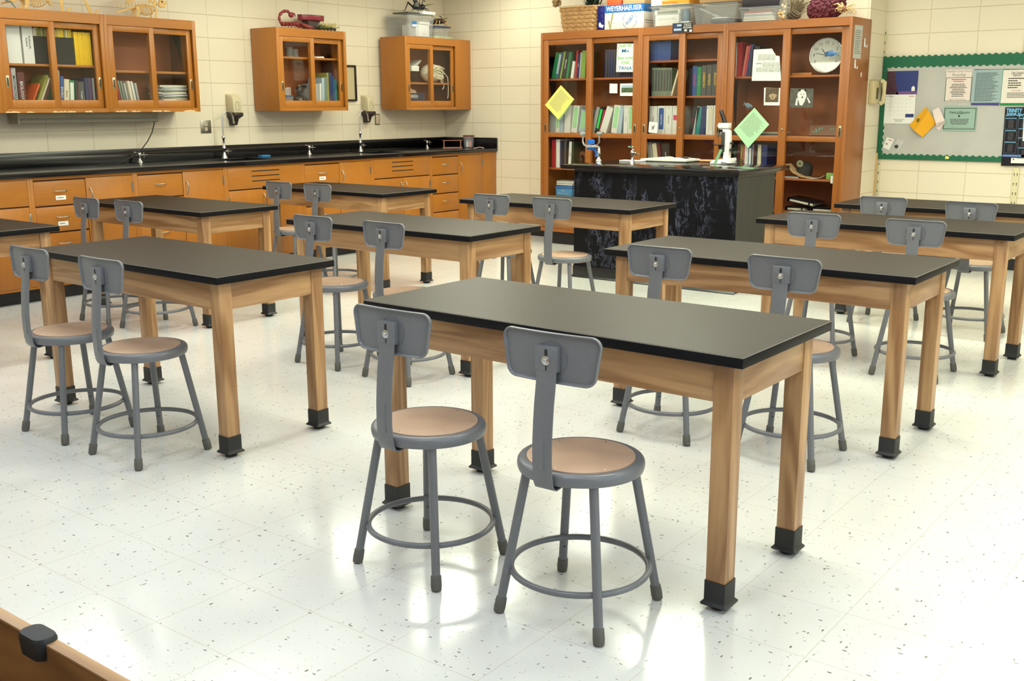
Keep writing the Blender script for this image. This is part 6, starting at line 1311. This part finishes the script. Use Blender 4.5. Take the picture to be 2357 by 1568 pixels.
b = scallop(2*hw, .05, -.0207); bmesh.ops.transform(b, matrix=Matrix.Translation((hw, 0, hh-.048)) @ Matrix.Rotation(PI, 4, 'Y'), verts=b.verts); obj('border_strip', b, gb, t)
b = scallop(2*hw, .047, -.0195); bmesh.ops.translate(b, verts=b.verts, vec=(-hw, 0, -hh)); obj('border_strip', b, gb, t)
b = scallop(2*hh-.02, .047, -.0183); bmesh.ops.transform(b, matrix=Matrix.Translation((-hw+.0, 0, hh-.01)) @ Matrix.Rotation(PI/2, 4, 'Y'), verts=b.verts); obj('border_strip', b, gb, t)
YN = YB2-.0225; V6 = view(1980, 80, 3.732); VR = view(2140, 130, 5.806)
def notice(name, label, cat, V, pts, m, dy=0, th=.0008):
    P = [on(*V(*p), Y=YN-dy) for p in pts]; c = sum(P, Vector())/len(P); c.y = YN-dy; b = BM(); prism(b, [(p.x-c.x, p.z-c.z) for p in P], -th, 0)
    t = thing(name, label, cat, c); obj('sheet', b, m, t); return t, [(p.x-c.x, p.z-c.z) for p in P]
def at(t, V, x, y): p = on(*V(x, y), Y=YN); return p.x-t.location.x, p.z-t.location.z
def patch(t, V, x0, y0, x1, y1, m, name='print_block', d=.0014):
    a, c = at(t, V, x0, y0), at(t, V, x1, y1); b = BM(); prism(b, [(a[0], a[1]), (c[0], a[1]), (c[0], c[1]), (a[0], c[1])], -d, -.0006); return obj(name, b, m, t)
def frame_lines(t, V, x0, y0, x1, y1, m, w_=.004):
    a, c = at(t, V, x0, y0), at(t, V, x1, y1); b = BM()
    for q in ((a[0], c[0], a[1]-w_, a[1]), (a[0], c[0], c[1], c[1]+w_), (a[0], a[0]+w_, c[1], a[1]), (c[0]-w_, c[0], c[1], a[1])): prism(b, [(q[0], q[2]), (q[1], q[2]), (q[1], q[3]), (q[0], q[3])], -.0014, -.0006)
    obj('printed_frame', b, m, t)
def rowsof(t, V, x0, y0, x1, y1, n, m, seed=1, cx=True, gaps=.4, name='print'):
    a, c = at(t, V, x0, y0), at(t, V, x1, y1); b = BM(); lines_bm(b, a[0], c[0], c[1], a[1], n, -.0014, seed=seed, cx=cx, gaps=gaps); obj(name, b, m, t)
def ttl(t, V, x, y, s, size, m, wpx=None, **k):
    q_ = at(t, V, x, y); w_ = None
    if wpx: w_ = at(t, V, x+wpx/2, y)[0]-at(t, V, x-wpx/2, y)[0]
    text(t, s, size, m, q_[0], -.0016, q_[1], width=w_, **k)
ink2 = mat('ink_dark', (50, 50, 52), .7); redi = mat('ink_red', (176, 60, 66), .6)
t, P = notice('wall_calendar', 'wall calendar with a snowy night picture over a 2008 month page', 'calendar', V6, [(232, 312), (490, 312), (462, 765), (200, 762)], WHITE)
o = patch(t, V6, 232, 314, 486, 512, mat('night_photo', (36, 52, 116), .4), 'photo')
a, c = at(t, V6, 232, 314), at(t, V6, 486, 512); b = BM(); prism(b, [(a[0], a[1]), (a[0]+.07, a[1]), (a[0]+.10, c[1]+.03), (a[0]+.12, c[1]), (a[0], c[1])], -.0018, -.0013); obj('tree_print', b, mat('tree_photo', (70, 34, 52), .5, var=.7, scale=90), o)
b = BM(); prism(b, [(a[0]+.09, c[1]), (c[0], c[1]), (c[0], c[1]+.03), (a[0]+.1, c[1]+.025)], -.0018, -.0013); obj('snow_print', b, mat('snow_photo', (110, 72, 134), .5, var=.4, scale=60), o)
b = BM(); prism(b, [(c[0]-.05, c[1]+.03), (c[0]-.02, c[1]+.03), (c[0]-.02, c[1]+.06), (c[0]-.035, c[1]+.075), (c[0]-.05, c[1]+.06)], -.0019, -.0013); obj('house_print', b, WHITE, o)
ttl(t, V6, 255, 530, 'DECEMBER', .012, grayink, 75); ttl(t, V6, 440, 530, '2008', .016, redi, 45)
b = BM()
for r in range(5):
    for k in range(7): q_ = at(t, V6, 232+k*34-r*3, 555+r*33); quad(b, [(q_[0]-.002, -.0014, q_[1]-.002), (q_[0]+.002, -.0014, q_[1]-.002), (q_[0]+.002, -.0014, q_[1]+.003), (q_[0]-.002, -.0014, q_[1]+.003)])
obj('dates', b, grayink, t); patch(t, V6, 388, 680, 458, 710, mat('night_photo'), 'small_photo'); rowsof(t, V6, 280, 722, 380, 752, 3, grayink)
t, P = notice('recycling_notice', 'pale pink notice headed Recycling', 'notice', VR, [(225, 175), (570, 172), (535, 608), (200, 608)], mat('pale_pink_paper', (222, 208, 200), .5))
ttl(t, VR, 400, 197, 'Randolph County Schools', .022, grayink, 320, shear=.3); ttl(t, VR, 392, 245, 'Recycling', .034, grayink, 180, shear=.3); frame_lines(t, VR, 222, 283, 540, 598, mat('ink_green', (40, 80, 60), .6)); rowsof(t, VR, 290, 295, 490, 345, 2, redi); rowsof(t, VR, 270, 362, 490, 540, 8, ink2, 5); ttl(t, VR, 370, 575, 'Thank You for Recycling', .015, grayink, 220, shear=.3)
t, P = notice('printed_notice', 'pale blue printed notice mounted on a purple-blue backing', 'notice', VR, [(597, 172), (962, 170), (925, 655), (550, 650)], mat('purple_backing', (66, 62, 124), .6)); t2_ = t
o = patch(t, VR, 590, 182, 940, 618, mat('pale_blue_paper', (150, 172, 174), .6), 'blue_sheet'); rowsof(t, VR, 625, 215, 905, 600, 30, grayink, 7, False, .3)
t, P = notice('schedule_notice', 'white Daily Schedule 2008-2009 sheet on a green backing', 'notice', VR, [(975, 168), (1330, 168), (1310, 655), (937, 655)], mat('green_backing', (24, 124, 64), .6))
patch(t, VR, 988, 182, 1320, 622, mat('offwhite_paper', (222, 214, 204), .6), 'sheet_face'); ttl(t, VR, 1175, 220, 'Daily Schedule', .03, ink2, 165, shear=.25); ttl(t, VR, 1170, 253, '2008-2009', .026, ink2, 110, shear=.25); rowsof(t, VR, 1055, 280, 1300, 430, 5, redi, 3, False, .5); ttl(t, VR, 1155, 455, 'Lunch Schedule', .014, redi, 120); rowsof(t, VR, 1035, 480, 1300, 555, 4, ink2, 4, False, .2)
lamin = mat('laminated_green', (150, 178, 166), .12)
t, P = notice('laminated_certificate', 'glossy laminated green certificate below the recycling notice', 'notice', VR, [(190, 665), (640, 668), (610, 1000), (175, 995)], lamin); frame_lines(t, VR, 202, 690, 600, 975, ink2, .005); ttl(t, VR, 400, 748, 'Friend of Education', .03, ink2, 270, shear=.3); rowsof(t, VR, 320, 760, 480, 772, 1, ink2, 2); rowsof(t, VR, 240, 830, 550, 915, 5, ink2, 9); rowsof(t, VR, 225, 940, 565, 955, 1, grayink, 3, True, .05)
q_ = at(t, VR, 392, 797); b = BM(); prism(b, [(q_[0]-.011, q_[1]), (q_[0], q_[1]+.011), (q_[0]+.011, q_[1]), (q_[0], q_[1]-.011)], -.0014, -.0006); obj('crest', b, ink2, t)
# folded yellow leaflet, open towards the room
yl = mat('leaflet_yellow', (236, 170, 20), .5)
t = thing('folded_leaflet', 'bright yellow folded leaflet pinned at an angle on the notice board', 'leaflet', (0, 0, 0)); c = on(*V6(545, 750), Y=YN); t.location = c
def P3(x, y, d): p = on(*V6(x, y), Y=YN); return (p.x-c.x, -d, p.z-c.z)
b = BM(); vs_ = [P3(565, 620, .002), (P3(600, 650, .045)), P3(478, 822, .06), P3(428, 775, .015)]; quad(b, vs_); obj('front_leaf', b, yl, t)
b = BM(); quad(b, [P3(600, 650, .044), P3(655, 760, .004), P3(538, 882, .008), P3(480, 822, .058)]); obj('back_leaf', b, yl, t)
b = BM(); ball(b, P3(510, 735, .04), .018, (.8, .2, 1.1), 12); obj('printed_picture', b, mat('leaflet_print', (106, 96, 30), .6), t)
t = thing('curled_card', 'white card curling away from the board next to the yellow leaflet', 'card', (0, 0, 0)); c = on(*V6(680, 720), Y=YN); t.location = c
b = BM(); loft(b, [[P3(622, 650, .002), P3(675, 622, .002)], [P3(640, 705, .03), P3(712, 680, .03)], [P3(662, 765, .04), P3(738, 735, .04)], [P3(655, 790, .02), P3(715, 760, .02)], [P3(640, 790, .004), P3(700, 745, .004)], [P3(680, 825, .002), P3(738, 740, .002)]], False, False); obj('sheet', b, mat('card_pinkwhite', (224, 208, 204), .5), t)
t, P = notice('small_packet', 'small red and white seed packet at the lower left of the board', 'packet', V6, [(232, 877), (292, 900), (248, 992), (192, 968)], WHITE, .001); b = BM(); q_ = at(t, V6, 262, 895); prism(b, [(q_[0]-.018, q_[1]-.004), (q_[0]+.014, q_[1]-.014), (q_[0]+.012, q_[1]-.02), (q_[0]-.02, q_[1]-.01)], -.0014, -.0006); obj('red_print', b, redi, t); q_ = at(t, V6, 228, 938); b = BM(); disc(b, .008, -.0014, -.0006, 12, q_[0], q_[1]); obj('picture', b, mat('pod_brown', (128, 92, 58), .7), t)
t, P = notice('clear_packet', 'small clear bag with a dark seed pinned right of the seed packet', 'packet', V6, [(322, 892), (378, 918), (328, 1003), (278, 975)], plastic_clear('bag_clear', (225, 225, 225), .5), .001); q_ = at(t, V6, 312, 960); b = BM(); ball(b, (q_[0], -.004, q_[1]), .018, (1, .25, .9), 12); obj('seed', b, mat('seed_dark', (60, 44, 44), .6), t, smooth=60)
notice('paper_star', 'tiny yellow paper scrap on the lower green border', 'paper', V6, [(735, 1040), (765, 1050), (758, 1068), (728, 1066)], mat('yellow_paper'), .001)
t, P = notice('sports_poster', 'tall black sports poster at the right edge, hanging below the board', 'poster', VR, [(1010, 680), (1420, 672), (1380, 1462), (952, 1462)], mat('poster_black', (24, 26, 36), .2), .0015)
pb = mat('poster_blue', (110, 180, 220), .4); ttl(t, VR, 1130, 725, 'TRINITY', .045, pb, 215, bold=.05); ttl(t, VR, 1180, 778, '2009-Spring', .034, pb, 320, shear=.3, bold=.04)
for k, (x, y) in enumerate(((1010, 830), (1190, 830), (1005, 995), (1190, 970), (1000, 1150), (1185, 1090), (1185, 1225))):
    frame_lines(t, VR, x, y, x+150, y+145, mat('poster_grey', (90, 96, 110), .4), .003); patch(t, VR, x+45, y+20, x+105, y+125, mat('poster_dim', (50, 46, 52), .4, var=.5, scale=60), 'player_picture'); b = BM(); a = at(t, VR, x, y); c_ = at(t, VR, x+150, y); prism(b, [(a[0], a[1]), (c_[0], a[1]), (c_[0], a[1]+.005), (a[0], a[1]+.005)], -.0016, -.0006); obj('blue_line', b, pb, t)
patch(t, VR, 975, 1310, 1390, 1348, mat('poster_band', (96, 130, 190), .4), 'blue_band'); o = patch(t, VR, 1090, 1355, 1260, 1430, WHITE, 'coupon'); b = BM(); q_ = at(t, VR, 1120, 1375); disc(b, .007, -.002, -.0014, 12, q_[0], q_[1]); obj('red_logo', b, redi, o)
t, P = notice('white_sheet', 'white sheet overlapping the black poster at the right edge of the picture', 'paper', VR, [(1258, 800), (1500, 800), (1480, 1130), (1240, 1130)], WHITE, .004)

# ================================================================== wooden cart in the near corner
t = thing('wooden_cart', 'wooden open-topped cart with a black corner bumper, at the lower left corner', 'cart', (-1.5, .35, 0)); ow = wood('oak_shaded', (120, 82, 44), (158, 112, 64), 'x', .5, 5)  # darker oak: the shade on the unlit sides is in the colour
for (x0, x1, y0, y1, n_) in ((-.75, .60, .245, .262, 'long_side'), (-.75, .60, -.22, -.203, 'long_side'), (-.75, -.733, -.203, .245, 'short_side'), (.583, .60, -.203, .245, 'short_side')):
    b = BM(); box(b, x0, x1, y0, y1, .25, .7455); sd_ = obj(n_, b, ow, t)
    b = BM(); box(b, x0, x1, y0, y1, .7457, .75); obj('edge_strip', b, oak('x') if n_ == 'long_side' else oak('y'), sd_, bevel=.001)  # paler strip: light on the upper edge put into the wood colour
b = BM(); box(b, -.733, .583, -.203, .245, .25, .27); obj('bottom', b, ow, t)
for x in (-.74, .585):
    for y in (-.2, .25): b = BM(); box(b, x-.02, x+.02, y-.02, y+.02 if y < 0 else y+.01, 0, .2495); obj('leg', b, oak('z'), t)
q_ = on(71, 1474, Z=.75); lx, ly = q_.x+1.5, .2535
b = BM(); loft(b, [[(lx+p, ly+q2-.004, z) for p, q2 in rrect(w_, .03*k_, .012*k_, 4)] for w_, k_, z in ((.052, 1, .728), (.056, 1.1, .752), (.05, 1.0, .757), (.03, .6, .758))]); obj('bumper', b, mat('black_rubber'), t, smooth=50)

rnd = random.Random(21); wornm = mat('bare_wood', (224, 190, 140), .7, var=.1, scale=60)
for cab in [o for o in bpy.data.objects if o.name.startswith('wall_cabinet') and not o.parent and 3.9 < o.location.y < 5.2]:
    for k in range(5):
        x = .03+.16*k+rnd.uniform(-.03, .03); l = rnd.uniform(.06, .14); pts = [(x+l*i/8, 1.3745+(rnd.uniform(.004, .014) if 0 < i < 8 else .001)) for i in range(9)]+[(x+l, 1.3735), (x, 1.3735)]
        b = BM(); prism(b, [(min(q[0], .84), q[1]) for q in pts], -.0006, .0002); obj('worn_patch', b, wornm, cab)
